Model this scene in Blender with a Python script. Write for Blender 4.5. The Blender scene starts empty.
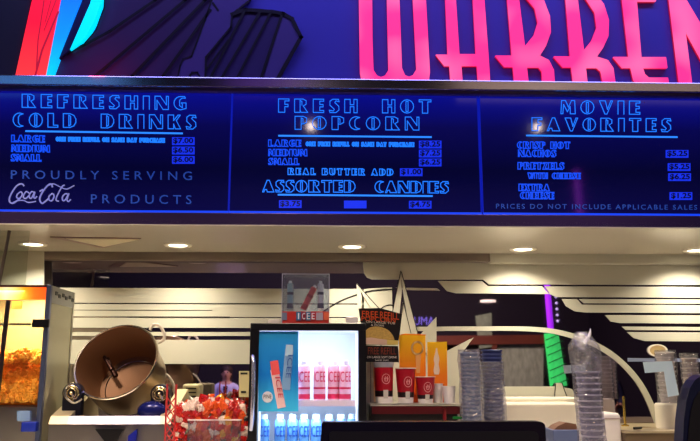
import bpy, bmesh, math, random
from mathutils import Vector, Matrix, noise
random.seed(7)
PI = math.pi
C = bpy.context.scene.collection
SC = bpy.context.scene

# ------------------------------------------------------------------ camera
CAM = Vector((0, 0, 1.55)); PITCH = math.radians(11.4); YAW = math.radians(1.75); F = 768.0
FWD = Vector((math.sin(YAW)*math.cos(PITCH), math.cos(YAW)*math.cos(PITCH), math.sin(PITCH)))
RGT = Vector((math.cos(YAW), -math.sin(YAW), 0)); UPV = RGT.cross(FWD)
cd = bpy.data.cameras.new('camera'); co = bpy.data.objects.new('camera', cd); C.objects.link(co)
cd.sensor_width = 36; cd.lens = 36*F/700; cd.clip_start = 0.05
co.location = CAM; co.rotation_euler = (PI/2+PITCH, 0, -YAW); SC.camera = co
def ray(px, py): return FWD*F + RGT*(px-350) + UPV*(220.5-py)
def at(px, py, Y):
    d = ray(px, py); return CAM + d*(Y/d.y)
def atz(px, py, z):
    d = ray(px, py); return CAM + d*((z-CAM.z)/d.z)

YF = 4.0       # face of the menu boards
YM = 4.92      # mirror wall at the back of the niche
YS = 4.14      # wall behind the big sign
ZC = at(350, 227.5, YF).z    # niche ceiling
ZT = 1.05      # back counter top
def refl(px, py, Y):         # a place in the lobby that the mirror shows at this pixel
    p = at(px, py, 2*YM-Y); return Vector((p.x, Y, p.z))

# ------------------------------------------------------------------ materials
def lin(c):
    return tuple((x/12.92 if x <= .04045 else ((x+.055)/1.055)**2.4) for x in (v/255 for v in c))
MC = {}
def mat(name, rgb, rough=.5, metal=0, emit=None, es=1.0, trans=0, alpha=1, bump=0, bscale=60, vary=0, vscale=8, coat=0, ior=1.45, aniso=None):
    if name in MC: return MC[name]
    m = bpy.data.materials.new(name); m.use_nodes = True; nt = m.node_tree; b = nt.nodes['Principled BSDF']
    c = lin(rgb) + (1,)
    b.inputs['Base Color'].default_value = c; b.inputs['Roughness'].default_value = rough; b.inputs['Metallic'].default_value = metal
    b.inputs['IOR'].default_value = ior
    if emit: b.inputs['Emission Color'].default_value = lin(emit)+(1,); b.inputs['Emission Strength'].default_value = es
    if trans: b.inputs['Transmission Weight'].default_value = trans
    if alpha < 1: b.inputs['Alpha'].default_value = alpha
    if coat: b.inputs['Coat Weight'].default_value = coat; b.inputs['Coat Roughness'].default_value = .05
    tc = nt.nodes.new('ShaderNodeTexCoord')
    if vary:
        n = nt.nodes.new('ShaderNodeTexNoise'); n.inputs['Scale'].default_value = vscale; n.inputs['Detail'].default_value = 5
        r = nt.nodes.new('ShaderNodeMapRange'); r.inputs['To Min'].default_value = 1-vary; r.inputs['To Max'].default_value = 1+vary
        mx = nt.nodes.new('ShaderNodeVectorMath'); mx.operation = 'SCALE'; mx.inputs[0].default_value = c[:3]
        if aniso:
            mp = nt.nodes.new('ShaderNodeMapping'); mp.inputs['Scale'].default_value = aniso
            nt.links.new(tc.outputs['Object'], mp.inputs[0]); nt.links.new(mp.outputs[0], n.inputs['Vector'])
        else: nt.links.new(tc.outputs['Object'], n.inputs['Vector'])
        nt.links.new(n.outputs['Fac'], r.inputs['Value']); nt.links.new(r.outputs[0], mx.inputs['Scale']); nt.links.new(mx.outputs[0], b.inputs['Base Color'])
    if bump:
        n = nt.nodes.new('ShaderNodeTexNoise'); n.inputs['Scale'].default_value = bscale; n.inputs['Detail'].default_value = 4
        bp = nt.nodes.new('ShaderNodeBump'); bp.inputs['Strength'].default_value = bump; bp.inputs['Distance'].default_value = .01
        nt.links.new(tc.outputs['Object'], n.inputs['Vector']); nt.links.new(n.outputs['Fac'], bp.inputs['Height']); nt.links.new(bp.outputs[0], b.inputs['Normal'])
    MC[name] = m; return m
def clear(name, rgb=(255, 255, 255), gloss=.12, rough=.05, milk=0.0, bump=0, bscale=30):
    if name in MC: return MC[name]
    m = bpy.data.materials.new(name); m.use_nodes = True; nt = m.node_tree; nt.nodes.clear()
    o = nt.nodes.new('ShaderNodeOutputMaterial'); t = nt.nodes.new('ShaderNodeBsdfTransparent'); g = nt.nodes.new('ShaderNodeBsdfGlossy'); d = nt.nodes.new('ShaderNodeBsdfDiffuse')
    t.inputs[0].default_value = lin(rgb)+(1,); g.inputs['Roughness'].default_value = rough; d.inputs[0].default_value = (.85, .85, .85, 1)
    a = nt.nodes.new('ShaderNodeMixShader'); b = nt.nodes.new('ShaderNodeMixShader')
    a.inputs[0].default_value = milk; b.inputs[0].default_value = gloss
    nt.links.new(t.outputs[0], a.inputs[1]); nt.links.new(d.outputs[0], a.inputs[2])
    nt.links.new(a.outputs[0], b.inputs[1]); nt.links.new(g.outputs[0], b.inputs[2]); nt.links.new(b.outputs[0], o.inputs[0])
    if bump:
        tc = nt.nodes.new('ShaderNodeTexCoord'); n = nt.nodes.new('ShaderNodeTexNoise'); n.inputs['Scale'].default_value = bscale; n.inputs['Detail'].default_value = 3
        bp = nt.nodes.new('ShaderNodeBump'); bp.inputs['Strength'].default_value = bump; bp.inputs['Distance'].default_value = .02
        nt.links.new(tc.outputs['Object'], n.inputs['Vector']); nt.links.new(n.outputs['Fac'], bp.inputs['Height'])
        nt.links.new(bp.outputs[0], g.inputs['Normal']); nt.links.new(bp.outputs[0], d.inputs['Normal'])
    MC[name] = m; return m
def ramp_mat(name, stops, zlo, zhi, rough=.5, emit=0, axis='Z', glow=None):
    """printed gradient: stops [(pos, rgb)] along a generated axis"""
    if name in MC: return MC[name]
    m = bpy.data.materials.new(name); m.use_nodes = True; nt = m.node_tree; b = nt.nodes['Principled BSDF']; b.inputs['Roughness'].default_value = rough
    tc = nt.nodes.new('ShaderNodeTexCoord'); s = nt.nodes.new('ShaderNodeSeparateXYZ'); r = nt.nodes.new('ShaderNodeMapRange')
    r.inputs['From Min'].default_value = zlo; r.inputs['From Max'].default_value = zhi
    cr = nt.nodes.new('ShaderNodeValToRGB'); e = cr.color_ramp.elements
    while len(e) < len(stops): e.new(.5)
    for k, (p, c) in enumerate(stops): e[k].position = p; e[k].color = lin(c)+(1,)
    nt.links.new(tc.outputs['Generated'], s.inputs[0]); nt.links.new(s.outputs[axis], r.inputs['Value']); nt.links.new(r.outputs[0], cr.inputs[0])
    nt.links.new(cr.outputs[0], b.inputs['Base Color'])
    if emit: nt.links.new(cr.outputs[0], b.inputs['Emission Color']); b.inputs['Emission Strength'].default_value = emit
    MC[name] = m; return m

cream = mat('cream_laminate', (196, 194, 178), .32, vary=.03, vscale=2)
ceilm = mat('ceiling_laminate', (212, 206, 188), .16, vary=.05, vscale=1.5)
mirror = mat('tinted_mirror', (158, 148, 162), .02, 1)
chrome = mat('brushed_chrome', (205, 205, 210), .17, 1, bump=.03, bscale=4)
steel = mat('stainless_steel', (190, 186, 178), .28, 1, bump=.04, bscale=40)
dsteel = mat('brown_steel', (140, 128, 120), .5, .6, vary=.1, vscale=3)
black = mat('black_plastic', (10, 10, 14), .35)
darkp = mat('dark_purple_metal', (74, 56, 100), .3, .5)
navy = mat('navy_plastic', (16, 22, 50), .3)
white = mat('white_paint', (235, 230, 215), .45)
lead = mat('groove_black', (12, 9, 12), .6)
glass = clear('clear_glass', (240, 244, 240), .07, .02)
acryl = clear('clear_acrylic', (240, 244, 250), .14, .05, milk=.04)
bag = clear('plastic_bag', (232, 232, 240),   .17, .14, milk=.12, bump=1.0, bscale=34)
neonb = mat('engraved_blue_light', (0, 10, 60), .4, emit=(28, 120, 255), es=1.25)
neonh = mat('engraved_bright_blue_light', (0, 10, 60), .4, emit=(18, 80, 255), es=1.0)
neonl = mat('engraved_line_light', (0, 10, 60), .4, emit=(40, 130, 255), es=1.3)
dimb = mat('dim_blue_print', (40, 80, 170), .5, emit=(40, 80, 180), es=.45)
scriptm = mat('pale_script_print', (140, 140, 190), .5, emit=(150, 150, 205), es=.5)
platem = mat('lit_price_plate', (10, 20, 160), .4, emit=(22, 50, 230), es=1.0)
platet = mat('price_digits', (6, 8, 70), .5)

# ------------------------------------------------------------------ object helpers
def tag(o, label=None, cat=None, group=None, kind=None):
    if label: o['label'] = label
    if cat: o['category'] = cat
    if group: o['group'] = group
    if kind: o['kind'] = kind
    return o
def thing(name, loc, label, cat, group=None):
    o = bpy.data.objects.new(name, None); C.objects.link(o); o.location = loc; o.empty_display_size = .05
    return tag(o, label, cat, group)
def wloc(o):
    v = Vector(o.location)
    while o.parent: o = o.parent; v += Vector(o.location)
    return v
class MB:
    def __init__(s): s.bm = bmesh.new()
    def merge(s, t, M=None):
        if M is not None: bmesh.ops.transform(t, matrix=M, verts=t.verts)
        me = bpy.data.meshes.new('x'); t.to_mesh(me); s.bm.from_mesh(me); bpy.data.meshes.remove(me); t.free(); return s
    def box(s, a, b, bev=0, seg=2, M=None):
        a = Vector(a); b = Vector(b); t = bmesh.new(); bmesh.ops.create_cube(t, size=1)
        sz = Vector([abs(b[i]-a[i]) for i in range(3)])
        bmesh.ops.transform(t, matrix=Matrix.Translation((a+b)/2) @ Matrix.Diagonal((*sz, 1)), verts=t.verts)
        if bev: bmesh.ops.bevel(t, geom=t.edges[:]+t.verts[:], offset=bev, segments=seg, profile=.5, affect='EDGES', clamp_overlap=True)
        return s.merge(t, M)
    def prism(s, pts, dy=.01, bev=0):
        """front outline (3D, roughly facing the camera) extruded along +Y by dy"""
        t = bmesh.new(); vs = [t.verts.new(p) for p in pts]; f = t.faces.new(vs)
        r = bmesh.ops.extrude_face_region(t, geom=[f]); nv = [v for v in r['geom'] if isinstance(v, bmesh.types.BMVert)]
        bmesh.ops.translate(t, vec=(0, dy, 0), verts=nv)
        bmesh.ops.recalc_face_normals(t, faces=t.faces[:])
        bmesh.ops.triangulate(t, faces=[q for q in t.faces if len(q.verts) > 4])
        return s.merge(t)
    def lathe(s, prof, n=28, M=None, closed=False):
        t = bmesh.new(); rings = []
        for r, z in prof:
            rings.append([t.verts.new((r*math.cos(2*PI*k/n), r*math.sin(2*PI*k/n), z)) for k in range(n)] if r > 1e-6 else [t.verts.new((0, 0, z))])
        pr = list(zip(rings, rings[1:])) + ([(rings[-1], rings[0])] if closed else [])
        for A, B in pr:
            for k in range(n):
                a, b, c, d = A[k % len(A)], A[(k+1) % n % len(A)], B[(k+1) % n % len(B)], B[k % len(B)]
                q = []
                for v in (a, b, c, d):
                    if v not in q: q.append(v)
                if len(q) > 2: t.faces.new(q)
        bmesh.ops.recalc_face_normals(t, faces=t.faces[:])
        return s.merge(t, M)
    def tube(s, pts, r, n=10, closed=False):
        pts = [Vector(p) for p in pts]; t = bmesh.new(); rings = []; N = len(pts)
        ref = None
        for i, p in enumerate(pts):
            a = pts[(i-1) % N] if (closed or i) else p; b = pts[(i+1) % N] if (closed or i < N-1) else p
            d = (b-a).normalized()
            if ref is None: ref = d.orthogonal().normalized()
            ref = (ref - d*ref.dot(d)).normalized(); q = d.cross(ref)
            rr = r[i] if isinstance(r, (list, tuple)) else r
            rings.append([t.verts.new(p + (ref*math.cos(2*PI*k/n)+q*math.sin(2*PI*k/n))*rr) for k in range(n)])
        for i in range(N if closed else N-1):
            A, B = rings[i], rings[(i+1) % N]
            for k in range(n): t.faces.new((A[k], A[(k+1) % n], B[(k+1) % n], B[k]))
        if not closed: t.faces.new(rings[0][::-1]); t.faces.new(rings[-1])
        bmesh.ops.recalc_face_normals(t, faces=t.faces[:])
        return s.merge(t)
    def ribbon(s, pts, w, dy=.003, closed=False):
        """flat raised line in a plane of constant Y"""
        pts = [Vector(p) for p in pts]; N = len(pts)
        for i in range(N if closed else N-1):
            a, b = pts[i], pts[(i+1) % N]; d = b-a
            if d.length < 1e-6: continue
            u = d.normalized(); nrm = Vector((-u.z, 0, u.x))*(w/2); e = u*(w*.45)
            s.prism([a-e-nrm, b+e-nrm, b+e+nrm, a-e+nrm], dy)
        return s
    def ball(s, c, r, sub=2, sc=(1, 1, 1), M=None):
        t = bmesh.new(); bmesh.ops.create_icosphere(t, subdivisions=sub, radius=r)
        bmesh.ops.transform(t, matrix=Matrix.Translation(c) @ (M or Matrix.Identity(4)) @ Matrix.Diagonal((*sc, 1)), verts=t.verts)
        return s.merge(t)
    def build(s, name, m, parent=None, smooth=False, ang=35):
        me = bpy.data.meshes.new(name)
        if parent is not None: off = wloc(parent)
        else:
            xs = [v.co for v in s.bm.verts]; off = Vector(((min(v.x for v in xs)+max(v.x for v in xs))/2, (min(v.y for v in xs)+max(v.y for v in xs))/2, min(v.z for v in xs)))
        bmesh.ops.translate(s.bm, vec=-off, verts=s.bm.verts); s.bm.to_mesh(me); s.bm.free()
        me.materials.append(m)
        if smooth: me.shade_smooth(); me.set_sharp_from_angle(angle=math.radians(ang))
        o = bpy.data.objects.new(name, me); C.objects.link(o)
        if parent is not None: o.parent = parent
        else: o.location = off
        return o
def struct(name, mb, m, parent=None, **k):
    o = mb.build(name, m, parent, **k)
    if parent is None: o['kind'] = 'structure'
    return o
def copy_tree(o, parent=None):
    c = o.copy(); C.objects.link(c); c.parent = parent
    for ch in [x for x in KIDS.get(o.name, [])]: copy_tree(ch, c)
    return c
KIDS = {}
def proto(o):                      # remember a finished thing's children so it can be copied
    def rec(p):
        KIDS[p.name] = [q for q in C.objects if q.parent == p]
        for q in KIDS[p.name]: rec(q)
    rec(o); return o
def P(pts, Y): return [at(x, y, Y) for x, y in pts]
def quad(x0, y0, x1, y1, Y): return P([(x0, y0), (x1, y0), (x1, y1), (x0, y1)], Y)
def arc(cx, cy, rx, ry, a0, a1, n=8): return [(cx+rx*math.cos(math.radians(a0+(a1-a0)*k/n)), cy-ry*math.sin(math.radians(a0+(a1-a0)*k/n))) for k in range(n+1)]
def cat(pts, n=5):
    out = []; N = len(pts)
    for i in range(N-1):
        p0, p1, p2, p3 = pts[max(i-1, 0)], pts[i], pts[i+1], pts[min(i+2, N-1)]
        for k in range(n):
            t = k/n
            out.append(tuple(.5*((2*p1[j])+(-p0[j]+p2[j])*t+(2*p0[j]-5*p1[j]+4*p2[j]-p3[j])*t*t+(-p0[j]+3*p1[j]-3*p2[j]+p3[j])*t**3) for j in range(len(p1))))
    return out + [pts[-1]]
def light(name, kind, loc, energy, rgb, size=.1, rot=(0, 0, 0), sy=None, spot=None):
    l = bpy.data.lights.new(name, kind); l.energy = energy; l.color = lin(rgb)
    if kind == 'AREA':
        l.size = size
        if sy: l.shape = 'RECTANGLE'; l.size_y = sy
        else: l.shape = 'DISK'
    else: l.shadow_soft_size = size
    if kind == 'SPOT': l.spot_size = math.radians(spot or 120); l.spot_blend = .6
    o = bpy.data.objects.new(name, l); C.objects.link(o); o.location = loc; o.rotation_euler = rot; return o

# engraved show-card capitals: outlines with one fat stroke (height 1)
def ov(cx, cy, rx, ry, n=14, a0=0, a1=360): return [(cx+rx*math.cos(math.radians(a0+(a1-a0)*k/n)), cy+ry*math.sin(math.radians(a0+(a1-a0)*k/n))) for k in range(n+(0 if a1-a0 == 360 else 1))]
G = {
 'A': (1.0, [[(0, 0), (.4, 1), (.6, 1), (1, 0), (.42, 0), (.36, .2), (.2, .2), (.12, 0)]]),
 'B': (.9, [[(0, 0), (0, 1), (.65, 1), (.82, .88), (.82, .65), (.68, .53), (.9, .4), (.9, .15), (.7, 0)], [(.45, .1), (.45, .9)], [(.45, .52), (.68, .53)]]),
 'C': (.8, [ov(.5, .5, .5, .5, 10, 90, 270)+[(.5, 0), (.75, .06), (.5, .14), (.4, .3), (.4, .7), (.5, .86), (.75, .94)]]),
 'D': (.95, [[(0, 0), (0, 1), (.5, 1), (.8, .88), (.95, .62), (.95, .38), (.8, .12), (.5, 0)], [(.42, .1), (.42, .9), (.55, .8), (.55, .2), (.42, .1)]]),
 'E': (.8, [[(0, 0), (0, 1), (.8, 1), (.8, .85), (.5, .85), (.5, .6), (.75, .6), (.75, .42), (.5, .42), (.5, .15), (.8, .15), (.8, 0)]]),
 'F': (.8, [[(0, 0), (0, 1), (.8, 1), (.8, .85), (.48, .85), (.48, .6), (.72, .6), (.72, .42), (.48, .42), (.48, 0)]]),
 'G': (.9, [ov(.5, .5, .5, .5, 10, 90, 270)+[(.5, 0), (.9, .1), (.9, .52), (.55, .52), (.62, .42), (.62, .16), (.42, .3), (.42, .72), (.6, .88), (.85, .88), (.8, 1)]]),
 'H': (.95, [[(0, 0), (0, 1), (.42, 1), (.42, .6), (.7, .6), (.7, 1), (.95, 1), (.95, 0), (.7, 0), (.7, .45), (.42, .45), (.42, 0)]]),
 'I': (.45, [[(0, 0), (0, 1), (.45, 1), (.45, 0)]]),
 'K': (.95, [[(0, 0), (0, 1), (.42, 1), (.42, .6), (.75, 1), (.92, 1), (.62, .6), (.95, 0), (.55, 0), (.42, .35), (.42, 0)]]),
 'L': (.75, [[(0, 0), (0, 1), (.42, 1), (.42, .15), (.75, .15), (.75, 0)]]),
 'M': (1.1, [[(0, 0), (.05, 1), (.35, 1), (.58, .5), (.8, 1), (1.05, 1), (1.1, 0), (.72, 0), (.7, .55), (.5, .15), (.2, .7), (.15, 0)]]),
 'N': (1.0, [[(0, 0), (0, 1), (.4, 1), (.85, .35), (.85, 1), (1, 1), (1, 0), (.6, 0), (.15, .7), (.15, 0)]]),
 'O': (1.0, [ov(.5, .5, .5, .5, 16), [(.42, .12), (.58, .12), (.58, .88), (.42, .88), (.42, .12)]]),
 'P': (.85, [[(0, 0), (0, 1), (.6, 1), (.85, .88), (.85, .55), (.62, .42), (.45, .42), (.45, 0)], [(.45, .42), (.45, .88), (.58, .8), (.58, .52)]]),
 'R': (1.0, [[(0, 0), (0, 1), (.65, 1), (.88, .88), (.88, .62), (.66, .48), (1, 0), (.5, 0), (.42, .15), (.42, 0)], [(.42, .12), (.42, .9), (.56, .82), (.56, .55)]]),
 'S': (.75, [[(.05, 0), (.0, .18), (.3, .12), (.38, .25), (.05, .55), (.05, .85), (.25, 1), (.7, 1), (.75, .82), (.5, .88), (.42, .75), (.72, .48), (.74, .2), (.5, 0)]]),
 'T': (.9, [[(.25, 0), (.25, .85), (0, .85), (0, 1), (.9, 1), (.9, .85), (.66, .85), (.66, 0)]]),
 'U': (.9, [[(0, 1), (0, .3), (.15, .06), (.45, 0), (.75, .06), (.9, .3), (.9, 1), (.75, 1), (.75, .3), (.6, .12), (.42, .3), (.42, 1)]]),
 'V': (1.0, [[(0, 1), (.42, 0), (.58, 0), (1, 1), (.86, 1), (.62, .35), (.45, 1)]]),
 'W': (1.2, [[(0, 1), (.3, 0), (.5, 0), (.65, .5), (.8, 0), (.95, 0), (1.2, 1), (1.05, 1), (.88, .4), (.7, 1), (.58, .8), (.42, 1)]]),
 'X': (.9, [[(0, 0), (.35, .5), (0, 1), (.45, 1), (.6, .72), (.75, 1), (.9, 1), (.66, .55), (.9, 0), (.5, 0), (.38, .3), (.15, 0)]]),
 'Y': (.9, [[(.25, 0), (.25, .4), (0, 1), (.42, 1), (.6, .6), (.78, 1), (.9, 1), (.66, .4), (.66, 0)]]),
 'Z': (.8, [[(0, 0), (.4, .85), (.05, .85), (.05, 1), (.8, 1), (.42, .15), (.78, .15), (.8, 0)]]),
}
YT = YF-.016
def engraved(txt, x0, x1, yt0, yt1, h, m, parent, name, lw=.0038, gap=.42):
    """line of outlined capitals between pixels x0..x1; top edge runs from yt0 to yt1"""
    tot = 0; spots = []
    for ch in txt:
        if ch == ' ': tot += (1.5 if gap > .4 else .8); continue
        w = G[ch][0]; spots.append((ch, tot)); tot += w + gap
    tot -= gap; k = (x1-x0)/tot
    mb = MB()
    for ch, s in spots:
        w, loops = G[ch]
        for L in loops:
            pts = []
            for (u, v) in L:
                x = x0 + (s+u)*k; top = yt0+(yt1-yt0)*(x-x0)/(x1-x0)
                pts.append(at(x, top+(1-v)*h, YT))
            mb.ribbon(pts, lw, .003, closed=len(L) > 5)
    return mb.build(name, m, parent)
def sans(txt, fn, m, parent, name, dep=.002, spacing=1.0, bold=0):
    """default sans letters mapped by fn(u, v) with u, v in 0..1"""
    cu = bpy.data.curves.new('t', 'FONT'); cu.body = txt; cu.extrude = .02; cu.space_character = spacing; cu.resolution_u = 3; cu.offset = bold
    to = bpy.data.objects.new('t', cu); C.objects.link(to)
    dg = bpy.context.evaluated_depsgraph_get(); me = bpy.data.meshes.new_from_object(to.evaluated_get(dg))
    bpy.data.objects.remove(to); bpy.data.curves.remove(cu)
    xs = [v.co.x for v in me.vertices]; ys = [v.co.y for v in me.vertices]
    a, b, c, d = min(xs), max(xs), min(ys), max(ys)
    for v in me.vertices:
        p, n = fn((v.co.x-a)/(b-a), (v.co.y-c)/(d-c)); v.co = p + n*(dep if v.co.z > 0 else 0)
    mb = MB(); mb.bm.from_mesh(me); bpy.data.meshes.remove(me)
    return mb.build(name, m, parent)
def sans_px(txt, x0, y0, x1, y1, m, parent, name, Y=None, slope=0, **k):
    Y = Y or YT
    return sans(txt, lambda u, v: (at(x0+(x1-x0)*u, y1+(y0-y1)*v+slope*u, Y), Vector((0, -1, 0))), m, parent, name, **k)
NY = Vector((0, -1, 0))

# ================================================================== THE ROOM
LX, RX, BY, ZR = -5.0, 5.6, -6.5, 5.2
lobby = mat('lobby_navy_paint', (36, 29, 44), .7)
struct('floor', MB().box((LX, BY, -.1), (RX, YM+.1, 0)), mat('lobby_carpet', (46, 34, 44), .9, vary=.3, vscale=3))
struct('ceiling', MB().box((LX, BY, ZR), (RX, YM+.1, ZR+.1)), mat('lobby_ceiling', (24, 22, 34), .8))
struct('wall_left', MB().box((LX-.1, BY, 0), (LX, YM+.1, ZR)), lobby)
struct('wall_right', MB().box((RX, BY, 0), (RX+.1, YM+.1, ZR)), lobby)
struct('wall_front', MB().box((LX, BY-.1, 0), (RX, BY, ZR)), lobby)
ztop = at(350, 86, YF).z; zb = at(350, 213, YF).z
struct('wall_sign', MB().box((LX, YS, ztop-.05), (RX, YM+.1, ZR)), mat('blue_sign_wall', (84, 80, 200), .5))
struct('wall_header', MB().box((LX, YF+.05, ZC+.03), (RX, YM+.1, ztop-.05)), black)
struct('wall_back', MB().box((LX, YM, 0), (RX, YM+.1, ZC+.03)), mirror)
struct('ceiling_niche', MB().box((LX, YF-.03, ZC), (RX, YM, ZC+.03)), ceilm)
# counters (mostly below the frame)
ctr = thing('back_counter', (0, 4.25, 0), 'long cream topped back counter under the mirror', 'counter')
MB().box((-3.5, 3.3, .1), (3.4, YM-.01, ZT-.04)).build('cabinet', mat('dark_cabinet', (30, 24, 30), .4), ctr)
MB().box((-3.52, 3.25, ZT-.04), (3.42, YM-.005, ZT), .008).build('worktop', mat('cream_worktop', (228, 222, 205), .35), ctr)  # unseen top made cream to bounce light up to the niche ceiling
MB().box((-3.5, 3.38, 0), (3.4, YM-.01, .1)).build('plinth', black, ctr)
fc = thing('front_counter', (0, 1.7, 0), 'front service counter in the foreground carrying the register', 'counter')
MB().box((-3.5, 1.4, 0), (3.4, 2.1, .96)).build('cabinet', MC['dark_cabinet'], fc)
MB().box((-3.52, 1.35, .96), (3.42, 2.15, 1.0), .01).build('worktop', mat('dark_worktop', (30, 28, 34), .3), fc)

# long metal trims
def zpx(y, Y=YF): return at(350, y, Y).z
# ledge above the boards: vertical face y 78..88 and dark lip 88..92
struct('trim_1', MB().box((LX, YF-.06, at(350, 88.5, YF-.06).z), (RX, YS+.02, at(350, 78.5, YF-.06).z), .006), chrome)
struct('trim_2', MB().box((LX, YF-.045, at(350, 92.5, YF-.045).z), (RX, YF+.06, at(350, 88.3, YF-.045).z), .003), darkp)
struct('trim_3', MB().box((LX, YF-.03, ZC+.002), (RX, YF+.06, at(350, 213.5, YF-.03).z), .004), darkp)
struct('trim_33', MB().box((at(488, 255, YM).x, YM-.06, at(350, 262.5, YM-.06).z), (RX, YM-.002, at(350, 250.5, YM-.06).z), .006), cream)
struct('trim_4', MB().box((LX, YM-.06, at(350, 261, YM-.06).z), (at(488, 255, YM).x, YM-.002, at(350, 250.5, YM-.06).z), .006), dsteel)

# cream laminate bands on the mirror wall
YD = YM-.006
def band(n, pts, m=cream, dy=.0055, Y=YD): return struct('trim_%d' % n, MB().prism(P(pts, Y), dy), m)
band(5, [(372, 279.5), (367, 277.5), (364, 273), (363, 266), (363, 261), (900, 263.5), (900, 285.5), (489, 284.3), (483, 279.5)])
band(6, [(438, 281), (482, 281), (488, 286), (542, 286), (549, 294), (456, 293.2), (447, 291)])
band(7, [(545, 286.3), (900, 287.5), (900, 298.5), (556, 297), (550, 294)])
band(8, [(562, 299), (577, 299), (582, 304.6), (900, 306), (900, 314.5), (585, 312.4), (575, 311.2), (566, 306)])
band(9, [(579, 299), (900, 300), (900, 304.5), (584, 303.2)])
band(10, [(605, 315), (900, 316), (900, 325), (620, 323), (611, 321.5)])
band(11, [(622, 326.5), (900, 328), (900, 331.5), (626, 330)])
band(12, [(627, 332), (900, 333.5), (900, 343), (645, 341), (634, 338)])
band(13, [(628, 358), (900, 360), (900, 363), (628, 361.5)], mat('pale_blue_strip', (130, 140, 170), .4))
# left stripes
band(14, [(-200, 286.5), (364, 289), (364, 303.4), (-200, 302)])
band(15, [(-200, 303.2), (364, 304.6), (364, 317), (230, 317), (229.5, 316.5), (-200, 316)])
band(16, [(-200, 317.4), (364, 318), (364, 328), (-200, 327.3)])
band(17, [(-200, 332), (364, 332), (364, 336), (-200, 335.6)])
band(18, [(-200, 339.5), (364, 340), (364, 364), (-200, 364)])
band(19, [(-200, 366), (66, 366), (66, 460), (-200, 460)])
band(20, [(-200, 244), (44, 246), (44, 286), (-200, 286)], Y=YM-.075, dy=.006)
# cream field behind the cups and stars
band(21, [(362, 289.2)] + [(x, 289-1.5*math.sin((x-362)/34*1.57)) for x in range(368, 394, 6)] + [(393, 330), (420, 334), (436, 346), (447, 354), (447, 460), (362, 460)])
band(22, [(470, 386.5), (560, 386.5), (572, 389), (576, 396), (576, 440), (470, 440)])
# arch stripe
pts = cat([(414, 329), (470, 328.6), (530, 329), (562, 333), (592, 343), (616, 357.5), (636, 378), (650, 402), (660, 430)], 5)
outer = []; inner = []
for i, p in enumerate(pts):
    a = pts[max(i-1, 0)]; b = pts[min(i+1, len(pts)-1)]; d = Vector((b[0]-a[0], b[1]-a[1])).normalized(); w = 2.1+.9*(i/len(pts))
    outer.append((p[0]+d.y*w, p[1]-d.x*w)); inner.append((p[0]-d.y*w, p[1]+d.x*w))
struct('trim_23', MB().prism(P(outer+inner[::-1], YD-.004), .0095), cream)
band(24, [(396, 287.6), (437, 288.3), (440, 290.6), (404, 290)])
# grooves (thin dark inlays)
def groove(n, pts, w=1.0, Y=YD-.002):
    s = w*YM/768
    struct('trim_%d' % n, MB().ribbon(P(pts, Y), s, .002), lead)
groove(25, cat([(300, 331), (316, 317), (335, 304), (352, 296.5), (372, 291), (394, 289.2)], 4), 1.7)
groove(26, cat([(380, 310), (384, 306.5), (390, 305), (395, 306)], 3), 1.1)
groove(27, [(60, 310), (212, 310.4)], .5)
groove(28, [(122, 303.4), (160, 303.4), (262, 303.8)], 1.1); groove(29, [(140, 317), (229, 317.3)], 1.3)

star = thing('star_decoration', at(400, 345, YM-.02), 'tall pointed cream starburst cutout on the mirror behind the posters', 'wall decoration')
def sp(pts, name='spike', Y=YM-.022, dy=.012): return MB().prism(P(pts, Y), dy).build(name, cream, star)
sp([(356.7, 283.5), (358.3, 330), (362, 330), (361.2, 293)]); sp([(357.2, 283.5), (379, 309), (371.5, 309), (361, 292)])
sp([(400.8, 271), (393, 312), (392, 332), (397.5, 332), (402, 291)]); sp([(401.3, 271), (418, 335), (410, 333), (403, 291)])
sp([(403, 302), (396, 350), (415, 350)], Y=YM-.02)
sp([(436.5, 317), (421, 334), (420, 352), (436.5, 352)]); sp([(473.5, 337.5), (447, 351), (446, 404), (463, 404), (463, 352)])
MB().ribbon(P([(400.8, 271), (392.5, 312)], YM-.0235), .005, .002).ribbon(P([(401.5, 272), (418.3, 335)], YM-.0235), .005, .002).ribbon(P([(403, 303), (399, 330)], YM-.0235), .004, .002).ribbon(P([(403.5, 303), (411, 333)], YM-.0235), .004, .002).ribbon(P([(357, 284), (379.5, 309)], YM-.0235), .005, .002).build('outline', lead, star)
leaf = thing('leaf_decoration', at(560, 404, YM-.02), 'narrow cream leaf shape with dark outline under the green light column reflection', 'wall decoration')
MB().prism(P(cat([(556, 383), (554.5, 394), (554, 403), (571, 403), (567, 394), (562, 383)], 4), YM-.02), .01).build('leaf', cream, leaf)
MB().ribbon(P(cat([(555.6, 384), (554.8, 394), (554, 403)], 3), YM-.022), .005, .002).ribbon(P(cat([(562, 383), (566, 394), (570, 402), (574, 399)], 3), YM-.022), .005, .002).build('outline', lead, leaf)

# starburst reflection in the glossy niche ceiling, built as two thin triangles
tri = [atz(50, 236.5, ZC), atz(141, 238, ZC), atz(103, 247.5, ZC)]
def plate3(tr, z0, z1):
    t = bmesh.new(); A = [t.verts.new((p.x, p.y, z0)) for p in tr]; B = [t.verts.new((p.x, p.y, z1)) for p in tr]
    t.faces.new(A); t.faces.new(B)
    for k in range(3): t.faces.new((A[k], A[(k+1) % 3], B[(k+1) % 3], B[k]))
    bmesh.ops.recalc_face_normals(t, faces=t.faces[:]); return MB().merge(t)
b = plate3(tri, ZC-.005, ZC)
tag(b.build('ceiling_reflection', mat('ceiling_reflection_dark', (120, 92, 86), .4)), 'dark triangular star reflection built as a plate on the cream ceiling above the kettle', 'ceiling ornament')  # no real ornament: plate stands in for the star reflection

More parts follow.
